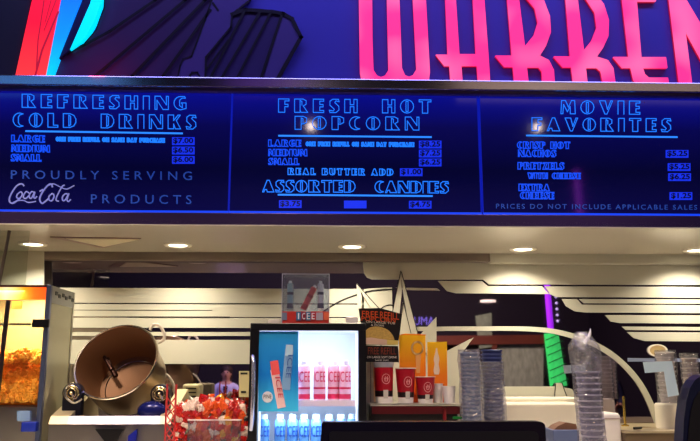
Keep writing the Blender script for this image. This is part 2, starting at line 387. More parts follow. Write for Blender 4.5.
tri = [atz(66, 237.2, ZC), atz(139, 238.2, ZC), atz(104, 245.5, ZC)]
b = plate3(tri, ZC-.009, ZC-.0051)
tag(b.build('ceiling_reflection', mat('ceiling_reflection_pale', (232, 224, 190), .3)), 'pale inner triangle of the star reflection built on the niche ceiling', 'ceiling ornament')  # no real ornament: plate stands in for the star reflection
# recessed downlights
dl_lab = ['recessed ceiling downlight at far left above the popcorn warmer', 'recessed ceiling downlight above the stripes between kettle and cooler', 'recessed ceiling downlight above the cooler and the starburst', 'recessed ceiling downlight right of the starburst', 'recessed ceiling downlight at the right edge of the picture']
lp = [(33, 244), (178, 245), (352, 246.5), (523, 249), (697, 250)]
p0 = atz(*lp[0], ZC)
dl = thing('recessed_downlight', p0, dl_lab[0], 'ceiling light', 'downlights in the niche ceiling')
Mt = Matrix.Translation(p0)
MB().lathe([(.055, -.004), (.072, -.008), (.082, -.006), (.084, 0), (.055, 0)], 32, Mt, True).build('trim_ring', white, dl, True)
MB().lathe([(0, -.003), (.055, -.003)], 32, Mt).build('lamp_face', mat('downlight_glow', (255, 250, 230), .5, emit=(255, 240, 205), es=7), dl, True)
proto(dl)
LE = 8
for k, q in enumerate(lp):
    pp = atz(*q, ZC)
    if k: o = copy_tree(dl); o.location = pp; o['label'] = dl_lab[k]
    light('downlight_lamp', 'AREA', pp-Vector((0, 0, .012)), LE, (255, 240, 216), .12).data.spread = math.radians(135)

# ================================================================== SIGN OVER THE BOARDS
sg = thing('marquee_sign', at(530, 80, YS-.08), 'giant glowing pink channel letters spelling WARREN on the blue wall', 'sign')
pink = mat('glowing_pink_acrylic', (255, 60, 130), .4, emit=(255, 62, 132), es=1.15)
# soft lamp spots behind the letter faces
nt = pink.node_tree; tc = nt.nodes.new('ShaderNodeTexCoord'); n = nt.nodes.new('ShaderNodeTexNoise'); n.inputs['Scale'].default_value = 5; n.inputs['Detail'].default_value = 0
cr = nt.nodes.new('ShaderNodeValToRGB'); cr.color_ramp.elements[0].position = .42; cr.color_ramp.elements[0].color = lin((255, 48, 125))+(1,); cr.color_ramp.elements[1].position = .85; cr.color_ramp.elements[1].color = lin((255, 112, 162))+(1,)
nt.links.new(tc.outputs['Object'], n.inputs[0]); nt.links.new(n.outputs['Fac'], cr.inputs[0]); nt.links.new(cr.outputs[0], nt.nodes['Principled BSDF'].inputs['Emission Color'])
redr = mat('red_channel_return', (190, 10, 50), .4, emit=(200, 10, 60), es=.5)
YL = YS-.03
letters = [
 ('letter', [[(358, -70), (371.5, -70), (372.5, 40), (373.5, 70), (377, 75.5), (381, 77), (385, 75.5), (388.5, 70), (387, 0), (386, -70), (397, -70), (399.5, 0), (402, 68), (405, 75), (409, 76.8), (413, 75), (416.5, 69), (413, 0), (411, -70), (424, -70), (426, 0), (430, 72), (429, 80), (426, 86), (366, 86), (361.5, 80), (360, 72)]]),
 ('letter', [[(443, -70), (453, -70), (456, 0), (459.5, 54), (476, 54), (472, -20), (468, -60), (481, -70), (484.5, 0), (488.5, 54), (490.5, 86), (478.5, 86), (477, 65.5), (461.5, 65.5), (463, 86), (451, 86), (449.5, 65.5), (444.5, 65.5), (436, 54.5), (447.8, 54.5), (445.5, 0)]]),
 ('letter', [[(500, -70), (513, -70), (518.7, -4), (525, 46), (534, 35), (538, 22), (535, 8), (522, -8), (530, -14), (544, 0), (550, 16), (551, 32), (546, 46), (540, 55.5), (549, 60), (554, 70), (555, 86), (543, 86), (542, 71), (539, 67), (527, 67), (529, 86), (515, 86), (513, 66.5), (504.5, 66.5), (495.5, 55.5), (512, 55.5), (507.5, 0)]]),
 ('letter', [[(559, -70), (572, -70), (577.5, -4), (584, 50), (592, 40), (597, 27), (595, 12), (582, -8), (590, -14), (604, 4), (609, 20), (608.5, 36), (603, 48), (597, 56.5), (608, 60), (613.5, 68), (616, 86), (604, 86), (601, 71), (597, 67.5), (586, 67.5), (588, 86), (574, 86), (571.5, 66.8), (563, 66.8), (554, 56.3), (570.5, 56.3), (566, 0)]]),
 ('letter', [[(615, -70), (660, -70), (660, -55), (632, -55), (635, -8), (656, -8), (656, 1), (637, 1), (641.5, 57), (666, 57), (667.5, 67.7), (643, 67.7), (645, 74), (649, 77.5), (668, 77.5), (669.5, 86), (640, 86), (634, 80), (631, 67.5), (622.5, 67.5), (613.5, 56.8), (629, 56.8), (622.5, 0)]]),
 ('letter', [[(660, -70), (676, -70), (682, -8), (708, 36), (700, -70), (713, -70), (722, 30), (727, 86), (716, 86), (685.5, 30), (692.5, 86), (680, 86), (669.5, 0)]]),
]
for nm, polys in letters:
    b = MB(); r = MB()
    for L in polys: b.prism(P(L, YL), .012); r.prism([at(x, y, YL)+Vector((0, .012, 0)) for x, y in L], .016)
    o = b.build('letter', pink, sg); off = r.build('letter_return', redr, o)

# mural
mu = thing('wall_mural', at(190, 75, YS-.03), 'dark purple wall mural of a striding figure with striped wings', 'mural')
w1 = mat('mural_dark_purple', (58, 40, 100), .6); w2 = mat('mural_plum', (66, 44, 96), .6); w3 = mat('mural_violet', (88, 70, 140), .6)
MB().prism(P([(47, 86), (52, 66), (60, 56), (84, 44), (96, 30), (104, 8), (106, -20), (118, -70), (260, -70), (232, 14), (228, 86)], YS-.03), .025).build('left_wing', w2, mu)
MB().prism(P([(232, 15), (245, 9), (262, 10.5), (272, 11), (272, 12), (283, 13), (292, 18.5), (301, 37), (276, 86), (200, 86)], YS-.034), .029).build('right_wing', w1, mu)
MB().prism(P([(283, 14), (291, 19), (299.5, 37), (274, 84), (262, 84)], YS-.04), .01).build('right_wing_tip', w3, mu)
MB().prism(P([(216, -70), (262, -70), (250, 0), (232, 14), (231, 27), (218, 42), (206, 57), (205, 86), (176, 86), (180, 66), (183, 59), (191.5, 56), (205, 20), (213, -5)], YS-.042), .03).build('figure', w3, mu)
ol = MB()
for L, w in [([(118, -70), (106, -20), (104, 8), (96, 30), (84, 44), (62, 55), (50, 70), (44, 86)], 1.4), ([(240, -70), (155, 0), (110, 31), (84, 45), (62, 56)], 3), ([(250, -70), (185, 0), (95, 76), (88, 84)], 3), ([(262, -70), (205, 0), (132, 76), (125, 84)], 3.2), ([(210, 10), (163, 76), (158, 84)], 3),
             ([(213, -5), (205, 20), (191.5, 56), (183, 59), (180, 66), (176, 86)], 1.6), ([(262, -70), (250, 0), (232, 14), (231, 27), (206, 57), (205, 86)], 2), ([(213, 3), (218, 10)], 2), ([(189, 77), (192, 72.5), (197, 72.5), (200, 77)], 2),
             ([(232, 14), (245, 9.5), (272, 11.5), (283, 13.5), (292, 18.5), (301, 37), (277, 80)], 4), ([(245, 10), (207, 84)], 2.6), ([(260, 12), (218, 84)], 2.6), ([(271, 12), (234, 84)], 2.6), ([(282, 14), (259, 84)], 2.8), ([(228, 40), (206, 70)], 1.8)]:
    ol.ribbon(P(L, YS-.046), w*YS/768, .003)
ol.build('outline', mat('mural_black_line', (8, 5, 16), .6), mu)

# glowing fins on the left
def fin(pts, m, lab, Y, ribs=()):
    t = thing('light_fin', at(pts[0][0], 86, Y), lab, 'light panel', 'glowing fins beside the mural')
    MB().prism(P(pts, Y), .05).build('lit_face', m, t)
    r = MB()
    for L, w in ribs: r.ribbon(P(L, Y-.003), w*Y/768, .003)
    if ribs: r.build('seam', MC.get('fin_seam') or mat('fin_seam', (150, 16, 50), .5, emit=(190, 30, 62), es=.75), t)
    return t
fr = ramp_mat('red_lit_acrylic', [(0, (255, 60, 58)), (.4, (255, 20, 52)), (1, (240, 20, 60))], 0, 1, emit=1.1)
fb = ramp_mat('blue_lit_acrylic', [(0, (0, 225, 255)), (.5, (10, 150, 245)), (1, (10, 110, 240))], 0, .6, emit=1.0)
fcy = mat('cyan_lit_acrylic', (0, 230, 255), .4, emit=(0, 222, 255), es=1.15)
fin([(50, -70), (78, -70), (60, 0), (43.5, 86), (13, 86), (32, 0)], fr, 'tall glowing red slanted light fin at the upper left', YS-.08, [([(44, 0), (38, 40), (36, 76)], 1.4), ([(56, 0), (44, 30)], 1.2), ([(58, 12), (42, 50), (34, 80)], 2.2), ([(51, 0), (45, 22)], 1)])
fin([(80, -70), (104, -70), (81, 0), (57, 60), (48, 84), (44, 86), (61, 0)], fb, 'glowing blue slanted light fin between the red and cyan fins', YS-.075)
fin([(109, -70), (124, -70), (102, 0), (94, 22), (85, 38), (78, 44), (70, 49.5), (90, 4)], fcy, 'glowing cyan curved light fin nearest the mural', YS-.07)
struct('trim_30', MB().prism(P([(-90, -70), (48, -70), (31, 0), (14, 86), (-90, 86)], YS-.06), .055), mat('grey_green_panel', (60, 66, 74), .4))
struct('trim_31', MB().prism(P([(103, -70), (112, -70), (90, 4), (70, 49.5), (57, 60), (81, 0)], YS-.06), .055), mat('dull_blue_panel', (34, 34, 84), .4))

# ================================================================== MENU BOARDS
bpanel = ramp_mat('menu_acrylic', [(0, (7, 6, 62)), (.35, (3, 3, 40)), (.7, (7, 6, 76)), (1, (10, 14, 140))], 0, 1, rough=.06, emit=1.0)
bpanel.node_tree.nodes['Principled BSDF'].inputs['Base Color'].default_value = (.003, .003, .02, 1)
for l_ in list(bpanel.node_tree.links):
    if l_.to_socket.name == 'Base Color': bpanel.node_tree.links.remove(l_)
def board_mat(name, x0, x1):
    return bpanel
frame_m = mat('menu_frame', (8, 8, 40), .25)
def board(x0, x1, lab):
    t = thing('menu_board', at((x0+x1)/2, 214, YF), lab, 'menu board', 'lit menu boards over the counter')
    z0 = at(350, 213.2, YF).z; z1 = at(350, 92, YF).z
    xa = at(x0, 150, YF).x; xb = at(x1, 150, YF).x
    MB().box((xa+.004, YF-.01, z0), (xb-.004, YF+.045, z1), .002).build('panel', bpanel, t)
    e = MB(); e.box((xa, YF-.014, z0), (xa+.003, YF+.04, z1)); e.box((xb-.003, YF-.014, z0), (xb, YF+.04, z1)); e.build('side_edge', mat('board_edge_glow', (0, 10, 80), .4, emit=(20, 40, 240), es=.4), t)
    MB().box((xa, YF-.016, z0-.004), (xb, YF-.006, z0+.005)).build('bottom_edge', mat('board_bottom_glow', (0, 10, 80), .4, emit=(20, 70, 255), es=1.0), t)
    return t
def uline(x0, x1, y0, y1, t): MB().ribbon(P([(x0, y0), (x1, y1)], YT), .0085, .003).build('underline', neonl, t)
def plate(x0, y0, txt, t, w=22.5, h=7.6):
    p = MB().prism(quad(x0, y0, x0+w, y0+h, YT), .004).build('price_plate', platem, t)
    if txt: sans_px(txt, x0+1.2, y0+.7, x0+w-1.2, y0+h-.7, platet, p, 'price_text', Y=YT-.001, bold=.025)
b1 = board(-34, 230.5, 'left menu board headed REFRESHING COLD DRINKS in blue outlined letters')
engraved('REFRESHING', 22, 186, 94, 96.5, 13.2, neonb, b1, 'heading_text')
engraved('COLD DRINKS', 13, 196, 112.8, 115.2, 13.8, neonb, b1, 'heading_text')
uline(26, 182, 131, 133.3, b1)
sm = dict(lw=.0048, gap=.2)
engraved('LARGE', 11.5, 44.5, 135, 135.6, 6.6, neonh, b1, 'size_text', **sm); engraved('MEDIUM', 11.5, 49.5, 144.8, 145.4, 6.6, neonh, b1, 'size_text', **sm); engraved('SMALL', 11, 41, 154.2, 154.6, 6.6, neonh, b1, 'size_text', **sm)
engraved('ONE FREE REFILL ON SAME DAY PURCHASE', 56, 164.5, 137, 138.4, 3.9, neonb, b1, 'refill_text', lw=.0045, gap=.25)
for y, s in ((137.2, '$7.00'), (146.6, '$6.50'), (156, '$6.00')): plate(172, y, s, b1)
sans_px('PROUDLY SERVING', 11, 170.3, 192, 178.8, dimb, b1, 'banner_text', slope=1.3, spacing=1.6)
sans_px('PRODUCTS', 91, 194.3, 191.5, 203.2, dimb, b1, 'banner_text', slope=1.0, spacing=1.6)
sc = MB()
for L, w in [([(137, 264), (128, 255), (112, 256), (92, 270), (68, 305), (54, 338), (57, 360), (75, 366), (98, 352), (115, 338)], 1.7), ([(70, 366), (100, 352), (135, 350), (165, 362), (205, 356)], 1.3),
    ([(118, 300), (100, 315), (97, 333), (112, 338), (128, 318), (124, 302), (116, 302)], 1.5), ([(165, 305), (152, 299), (138, 316), (136, 333), (150, 338), (167, 322)], 1.5),
    ([(196, 302), (182, 300), (170, 318), (172, 336), (184, 334), (200, 302), (196, 330), (202, 337), (212, 328)], 1.5), ([(232, 296), (246, 288)], 1.8),
    ([(303, 270), (297, 256), (280, 260), (258, 284), (238, 316), (230, 345), (242, 366), (262, 356), (282, 338)], 1.8), ([(282, 262), (310, 254), (345, 270), (385, 284), (428, 264)], 1.2),
    ([(302, 310), (285, 325), (283, 345), (298, 352), (312, 332), (310, 314), (300, 312)], 1.5), ([(372, 262), (358, 272), (330, 325), (325, 348), (338, 354)], 1.5), ([(394, 314), (378, 312), (362, 330), (364, 350), (378, 346), (398, 312), (388, 345), (396, 356), (408, 346)], 1.5)]:
    sc.ribbon(P([(x/5.8, 140+y/5.8) for x, y in cat(L, 5)], YT), w*.8*YF/768, .003)
sc.build('script_logo', scriptm, b1)
b2 = board(231, 479, 'middle menu board headed FRESH HOT POPCORN in blue outlined letters')
engraved('FRESH HOT', 278.5, 431, 98.8, 99.8, 13.3, neonb, b2, 'heading_text'); engraved('POPCORN', 295, 419, 116.2, 117, 13, neonb, b2, 'heading_text')
uline(279, 431, 135.6, 137, b2)
engraved('LARGE', 268.5, 301, 139.8, 140, 6.4, neonh, b2, 'size_text', **sm); engraved('MEDIUM', 268.5, 307, 149.2, 149.4, 6.4, neonh, b2, 'size_text', **sm); engraved('SMALL', 268.5, 299, 158.2, 158.4, 6.2, neonh, b2, 'size_text', **sm)
engraved('ONE FREE REFILL ON SAME DAY PURCHASE', 306, 414, 141.8, 142.6, 3.9, neonb, b2, 'refill_text', lw=.0045, gap=.25)
for y, s in ((140.6, '$8.25'), (149.6, '$7.25'), (158.6, '$6.25')): plate(419, y, s, b2)
engraved('REAL BUTTER ADD', 288, 393, 168.2, 169, 6.2, neonb, b2, 'item_text', lw=.0045, gap=.35); plate(400, 168.3, '$1.00', b2)
engraved('ASSORTED', 262.5, 355, 180.2, 180.6, 11.6, neonb, b2, 'heading_text', lw=.0044, gap=.14); engraved('CANDIES', 375, 448.5, 181, 181.6, 11.4, neonb, b2, 'heading_text', lw=.0044, gap=.14)
uline(278.5, 432, 194.6, 196, b2)
plate(279, 200.2, '$3.75', b2); plate(344, 200.6, '', b2); plate(409, 200.8, '$4.75', b2)
b3 = board(480.5, 745, 'right menu board headed MOVIE FAVORITES in blue outlined letters')
engraved('MOVIE', 561, 640, 100.4, 101, 13.2, neonb, b3, 'heading_text'); engraved('FAVORITES', 532, 671, 117.6, 118.6, 13, neonb, b3, 'heading_text')
uline(527, 677, 135.4, 137, b3)
for s, xa, xb_, y in (('CRISP HOT', 517.5, 570, 141.6), ('NACHOS', 518.5, 556, 149.8), ('PRETZELS', 518, 564, 162.4), ('WITH CHEESE', 528, 580.5, 172.8), ('EXTRA', 519, 549.5, 184), ('CHEESE', 520.5, 554, 192)):
    engraved(s, xa, xb_, y, y+.3, 5.6 if s[0] == 'W' else 6.6, neonh, b3, 'item_text', **sm)
for x, y, s in ((666, 150, '$5.25'), (668, 163.2, '$5.25'), (668.5, 173.2, '$6.25'), (669.8, 192.2, '$1.25')): plate(x, y, s, b3)
sans_px('PRICES DO NOT INCLUDE APPLICABLE SALES', 496, 203.8, 697, 208.6, dimb, b3, 'banner_text', slope=1.2, spacing=1.35)

# ================================================================== POPCORN WARMER
Yw0, Yw1 = 4.1, 4.5; XR = at(51, 285, Yw0).x; zwt = at(51, 285, Yw0).z; XLw = XR-.75
pw = thing('popcorn_warmer', ((XR+XLw)/2, 4.3, ZT), 'tall glass sided popcorn warmer cabinet with a glowing red and yellow header', 'popcorn machine')
bluest = mat('blue_grey_post', (96, 108, 140), .3, .7)
zh = at(20, 299.5, Yw0).z; zfl = at(20, 403, Yw0).z
MB().box((XR-.02, Yw0-.01, ZT), (XR+.004, Yw0+.02, zwt), .003).build('post', bluest, pw); MB().box((XLw, Yw0, ZT), (XLw+.02, Yw0+.02, zwt)).build('post', bluest, pw)
MB().box((XR-.02, Yw1-.02, ZT), (XR, Yw1, zwt)).build('post', steel, pw); MB().box((XLw, Yw1-.02, ZT), (XLw+.02, Yw1, zwt)).build('post', steel, pw)
MB().box((XLw, Yw0, zwt-.012), (XR-.021, Yw1, zwt)).build('roof', mat('dark_red_lip', (60, 14, 10), .4), pw)
hd = mat('header_lit_print', (255, 120, 20), .5, emit=(255, 90, 10), es=1.05)
nt = hd.node_tree; tc = nt.nodes.new('ShaderNodeTexCoord'); sx = nt.nodes.new('ShaderNodeSeparateXYZ'); cr = nt.nodes.new('ShaderNodeValToRGB')
e = cr.color_ramp.elements; e[0].position = .55; e[0].color = lin((255, 120, 20))+(1,); e[1].position = .99; e[1].color = lin((215, 20, 14))+(1,)
for p_, c_ in ((.62, (255, 190, 60)), (.70, (255, 244, 190)), (.76, (255, 236, 140)), (.83, (255, 170, 30)), (.91, (240, 80, 18))): q = e.new(p_); q.color = lin(c_)+(1,)
nt.links.new(tc.outputs['Generated'], sx.inputs[0]); nt.links.new(sx.outputs['X'], cr.inputs[0]); nt.links.new(cr.outputs[0], nt.nodes['Principled BSDF'].inputs['Emission Color'])
MB().box((XLw+.02, Yw0+.001, zh), (XR-.021, Yw0+.02, zwt-.012)).build('lit_header', hd, pw)
MB().box((XR-.012, Yw0+.02, zwt-.09), (XR-.002, Yw1-.02, zwt)).build('side_panel', mat('grey_side_panel', (150, 152, 145), .4), pw)
for k in range(3):
    y0 = Yw0+.08+k*.11
    MB().box((XR-.003, y0, zwt-.045), (XR+.001, y0+.035, zwt-.025)).box((XR-.003, y0+.05, zwt-.055), (XR+.001, y0+.085, zwt-.035)).build('vent_slot', black, pw)
MB().box((XR-.009, Yw0+.02, ZT), (XR-.004, Yw1-.02, zwt-.09)).build('side_wall', mat('beige_side', (160, 156, 128), .25, .2), pw)
MB().box((XLw+.02, Yw0+.006, zfl), (XR-.02, Yw0+.01, zh)).build('glass_pane', glass, pw)
MB().box((XLw+.02, Yw0+.02, ZT), (XR-.014, Yw1-.02, zfl-.02)).build('lower_bin', steel, pw)
MB().box((XLw+.01, Yw1-.012, zfl), (XR-.01, Yw1-.006, zwt-.02)).build('rear_panel', mat('warm_steel', (178, 172, 136), .4, .2), pw)
px_, pz_ = at(41, 323.5, Yw0-.02).x, at(41, 323.5, Yw0).z
MB().box((px_-.045, Yw0-.025, pz_-.022), (px_+.042, Yw0-.011, pz_+.022), .003).build('hinge', black, pw)
MB().tube([at(8.5, 300, Yw0-.02), at(1, 365, Yw0-.02), at(-4, 410, Yw0-.02)], .012).build('door_stile', mat('dark_stile', (50, 40, 44), .3, .5), pw)
MB().box(at(-60, 323, Yw0+.012), at(32, 325.5, Yw0+.03)).build('inner_rail', steel, pw)
MB().box(at(12, 301, Yw0-.002), at(22, 309, Yw0+.004)).build('notice', mat('yellow_note', (240, 220, 90), .6), pw)
MB().box(at(21, 422, Yw0-.045), at(38.5, 431.5, Yw0-.002), .006).build('drawer_handle', mat('blue_handle', (24, 44, 150), .35), pw)
MB().prism(quad(17, 411, 30, 421, Yw0-.001), .02).build('label_plate', mat('pale_blue_label', (120, 150, 190), .5), pw)
light('warmer_lamp', 'AREA', ((XR+XLw)/2+.15, Yw0+.12, zwt-.03), 15, (255, 232, 180), .3)
# popcorn heap
b = MB(); proto_pts = []
hx0, hx1 = XLw+.05, XR-.05
for i in range(3000):
    x = random.uniform(hx0, hx1) if i % 3 else random.uniform(hx1-.25, hx1); y = random.uniform(Yw0+.035, Yw1-.06) if i % 5 < 2 else random.uniform(Yw0+.03, Yw0+.055)
    top = at(20, 352, Yw0).z - .03*(x-hx1)/(hx0-hx1)*-1 - .35*max(0, (x-(hx1-.07))) + .015*math.sin(x*23)
    z = random.uniform(zfl+.005, top) if i % 5 >= 2 else top-random.uniform(0, .05)
    if i % 5 >= 2: y += .2*max(0, (z-zfl)/(top-zfl))
    t = bmesh.new(); bmesh.ops.create_icosphere(t, subdivisions=1, radius=random.uniform(.010, .015))
    for v in t.verts: v.co *= random.uniform(.65, 1.25); v.co += Vector((x, y, z))
    me = bpy.data.meshes.new('x'); t.to_mesh(me); t.free(); b.bm.from_mesh(me); bpy.data.meshes.remove(me)
b.box((hx0, Yw0+.23, zfl-.018), (hx1, Yw1-.06, at(20, 358, Yw0).z))
pcm = mat('caramel_popcorn', (255, 172, 58), .6, vary=.35, vscale=45)
tag(b.build('popcorn', pcm, smooth=True), 'heap of golden orange popcorn inside the warmer', 'popcorn', kind='stuff')
# glass divider over the warmer
gd = thing('glass_divider', at(8, 284, 3.62), 'glass divider panel with dark post rising above the popcorn warmer', 'glass panel')
a0 = at(9.5, 229, 4.14); b0 = at(4.5, 284, 3.75)
MB().tube([Vector((a0.x, 4.14, ZC-.001)), Vector((a0.x-.03, 4.14, zwt+.001))], .009).build('post', mat('dark_post', (120, 110, 104), .3, .5), gd)
MB().box((a0.x-.6, 4.137, zwt+.001), (a0.x+.11, 4.143, ZC-.001)).build('pane', glass, gd)

# ================================================================== KETTLE AND ITS STAND
kb = thing('kettle_stand', at(110, 430, 4.3), 'stainless steel stand box with bearing hubs carrying the tilted kettle', 'appliance')
zk = at(110, 424, 4.04).z; zk0 = ZT
xl = at(49, 424, 4.04).x; xr = at(171, 424, 4.04).x
MB().prism([Vector((xl, 4.04, zk0)), Vector((xr, 4.04, zk0)), Vector((xr, 4.04, zk)), Vector((xl, 4.04, zk))], .53).build('body', steel, kb)
zf = at(110, 416, 4.06).z; zbk = at(110, 389, 4.5).z; xm0 = at(70, 416, 4.06).x; xm1 = at(160, 416, 4.06).x
def wedge(x0, x1, prof):
    t = bmesh.new(); A = [t.verts.new((x0, y, z)) for y, z in prof]; B = [t.verts.new((x1, y, z)) for y, z in prof]; n = len(prof)
    t.faces.new(A); t.faces.new(B[::-1])
    for q in range(n): t.faces.new((A[q], A[(q+1) % n], B[(q+1) % n], B[q]))
    bmesh.ops.recalc_face_normals(t, faces=t.faces[:]); return MB().merge(t)
csm = mat('cream_steel', (215, 200, 160), .35, .5)
wedge(xl, xm0, [(4.03, zk), (4.06, zf), (4.5, zbk), (4.57, zk)]).build('top_plate', csm, kb)
wedge(xm1, xr, [(4.03, zk), (4.06, zf), (4.5, zbk), (4.57, zk)]).build('top_plate', csm, kb)
wedge(xm0, xm1, [(4.03, zk), (4.06, zf), (4.075, zf), (4.075, zk)]).build('front_lip', steel, kb)
for (u, v, lab) in ((72, 393, 0), (160, 394, 1)):
    c = at(u, v, 4.14)
    hub = MB(); hub.box((c.x-.05, c.y+.0, zf-.01), (c.x+.05, c.y+.06, c.z-.01), .01); M = Matrix.Translation(c+Vector((0, .06, 0))) @ Matrix.Rotation(PI/2, 4, 'X')
    hub.lathe([(0, 0), (.05, 0), (.05, .06), (.042, .068), (0, .068)], 28, M); h = hub.build('bearing_block', mat('dark_navy_block', (14, 15, 30), .35), kb, True)
    co_ = MB()
    for rr in (.036, .024): co_.tube([c+Vector((rr*math.cos(t_*PI/10), -.012, rr*math.sin(t_*PI/10))) for t_ in range(20)], .0045, 8, True)
    co_.ball(c+Vector((0, -.014, 0)), .011); co_.tube([c+Vector((0, -.012, 0)), c+Vector((.02, -.016, -.035))], .005)
    co_.build('spring_hub', mat('brass_spring', (220, 200, 150), .25, .9), h, True)
MB().prism(P([(95, 429), (124, 429), (117, 441), (119, 460), (103, 460), (104, 441)], 4.005), .02).build('front_knob', black, kb)
MB().prism(P([(128, 436), (137, 429), (134, 460), (126, 460)], 4.005), .02).build('blue_cable_cover', mat('deep_blue_plastic', (20, 30, 140), .3), kb)
MB().ball(at(167, 408, 4.17), .012).build('indicator', mat('red_indicator', (220, 20, 20), .3, emit=(230, 20, 20), es=.8), kb)
MB().ball(at(152, 411, 4.12), .07, 3, (1.1, .7, .75)).build('motor_cover', mat('deep_blue_cover', (20, 26, 96), .25, .2), kb, True)

n_ = Vector((-.15, -.85, .49)).normalized(); cen = at(116, 361, 4.24)
zax = n_; xax = Vector((0, 0, 1)).cross(zax).normalized(); yax = zax.cross(xax)
R = Matrix((xax, yax, zax)).transposed().to_4x4(); KM = Matrix.Translation(cen) @ R
kt = thing('candy_kettle', at(110, 421, 4.3), 'large round tilted copper brown kettle with its mouth facing the viewer', 'kettle')
K = .222
kin = mat('kettle_copper_steel', (138, 100, 72), .45, .3, vary=.12, vscale=5)
prof = [(K+.006, 0), (K+.006, -.006), (K-.004, -.06), (K-.012, -.215), (K-.035, -.262), (K-.08, -.282), (0, -.288)]
pin = [(0, -.268), (K-.065, -.268), (K-.040, -.257), (K-.022, -.215), (K-.008, -.06), (K, 0)]
MB().lathe(pin[::-1], 56, KM).build('inner_wall', kin, kt, True)
MB().lathe(prof, 56, KM).build('bowl', mat('kettle_outer_steel', (165, 140, 112), .28, .9), kt, True)
MB().lathe([(K-.002, -.004), (K-.001, .004), (K+.006, .005), (K+.010, 0), (K+.006, -.006)], 56, KM, True).build('rim', mat('bright_steel', (225, 215, 200), .15, 1), kt, True)
# floor ring line
MB().lathe([(K-.068, -.266), (K-.064, -.2635), (K-.060, -.266)], 48, KM).build('floor_ring', MC['bright_steel'], kt, True)
# stirring paddle
def kl(x, y, z): return KM @ Vector((x, y, z))
pa = MB(); inv = KM.inverted()
def kpx(px, py, zl):      # pixel -> point in the bowl at local depth zl
    d = ray(px, py); o_ = CAM; pc = KM @ Vector((0, 0, zl)); t_ = (pc-o_).dot(zax)/d.dot(zax); return o_+d*t_
pa.tube([kpx(101, 351, -.16), kpx(106, 360, -.16), kpx(112, 370, -.17)], [.008, .010, .012])
pa.tube([kpx(99, 353, -.16), kpx(103, 349, -.15), kpx(107, 352, -.15)], .012); pa.tube([kpx(111, 368, -.18), kpx(116, 376, -.19)], .014)
pa.tube([kpx(108, 358, -.17), kpx(113, 372, -.18)], .009)
pa.build('stirring_paddle', mat('dark_paddle', (60, 34, 28), .35, .6), kt, True)
# handle at the upper right of the rim
hp = [(150, 330), (153, 325), (159, 325.5), (163.5, 332), (164, 339), (158, 343)]
MB().tube([at(x, y, 4.32) for i, (x, y) in enumerate(cat(hp, 4))], .0085).build('handle', mat('white_handle', (235, 230, 215), .3), kt, True)
hp = [(74, 383), (66, 388), (66, 397), (74, 403), (82, 399)]
MB().tube([at(x, y, 4.08) for x, y in cat(hp, 4)], .005).build('handle', steel, kt, True)
hp = [(160, 372), (168, 376), (174, 386), (175, 398)]
MB().tube([at(x, y, 4.45) for x, y in cat(hp, 4)], .008).build('cable', mat('pale_cable', (180, 175, 160), .4), kt, True)

# ================================================================== SMALL THINGS BETWEEN KETTLE AND COOLER
dp = thing('napkin_dispenser', (at(189, 400, 4.6).x, 4.65, ZT), 'small stainless dispenser with slots and an arched spout behind the candy bags', 'dispenser')
x0, x1 = at(182, 400, 4.6).x, at(199, 400, 4.6).x; zt = at(190, 384, 4.6).z
dm = MC['warm_steel']
MB().box((x0, 4.6, ZT), (x1, 4.75, zt), .012).build('body', dm, dp)
sl = MB()
for k in range(4): sl.box((x0+.02, 4.595, zt-.03-k*.022), (x1-.018, 4.606, zt-.022-k*.022))
sl.build('slot', black, dp)
MB().tube([at(x, y, 4.56) for x, y in cat([(178, 407), (180, 399), (186, 396.5), (191, 400), (193, 412)], 4)], .012).build('spout', steel, dp, True)
rk = thing('wire_rack', (at(175, 440, 4.0).x, 4.0, ZT), 'red and white wire rack side standing beside the kettle', 'rack')
xx = at(175, 400, 4.05).x; rb = MB(); zt = at(175, 384, 4.0).z
for k in range(9):
    z0 = ZT+.005+k*.042
    rb.tube([(xx-.02, 3.95, z0), (xx+.02, 3.95, min(z0+.05, zt))], .0035, 6); rb.tube([(xx+.02, 3.95, z0), (xx-.02, 3.95, min(z0+.05, zt))], .0035, 6)
rb.tube([(xx-.022, 3.95, ZT), (xx-.022, 3.95, zt), (xx+.022, 3.95, zt), (xx+.022, 3.95, ZT)], .005, 8)
rb.build('wire_frame', mat('red_wire', (180, 50, 50), .4), rk, True)
nc = thing('poster_reflection', at(243.5, 397, YM-.01), 'small pale reflection of a poster, built as a sheet on the mirror just left of the cooler', 'notice')  # poster reflection in the mirror, built as a sheet on the wall
MB().prism(quad(239, 371, 249, 397, YM-.008), .004).build('sheet', mat('pale_poster_reflection', (200, 185, 140), .6), nc)
MB().prism(quad(240.5, 372.5, 247.5, 374.5, YM-.010), .002).prism(quad(241, 391, 246, 393, YM-.010), .002).build('print', lead, nc)

# candy bin and bags
bn = thing('acrylic_bin', (at(215, 440, 4.05).x, 4.15, ZT), 'clear acrylic bin filled with candy bags', 'bin')
x0, x1 = at(188, 420, 4.0).x, at(241, 420, 4.0).x; zt = at(215, 420, 4.0).z; xm = at(214, 420, 4).x
w = .004
MB().box((x0, 4.0, ZT), (x1, 4.0+w, zt)).box((x0, 4.3, ZT), (x1, 4.3+w, zt)).box((x0, 4.0, ZT), (x0+w, 4.3, zt)).box((x1-w, 4.0, ZT), (x1, 4.3, zt)).box((xm, 4.0, ZT), (xm+w, 4.3, zt)).box((x0, 4, ZT), (x1, 4.3, ZT+w)).build('tray', acryl, bn)
MB().tube([(x0, 4.0, zt), (x1, 4.0, zt), (x1, 4.3, zt), (x0, 4.3, zt)], .004, 6, True).build('rim', mat('frosted_edge', (230, 210, 200), .3), bn)
cols = {'red': (190, 26, 18), 'orange': (225, 84, 22), 'yellow': (235, 165, 40), 'white': (238, 214, 196)}
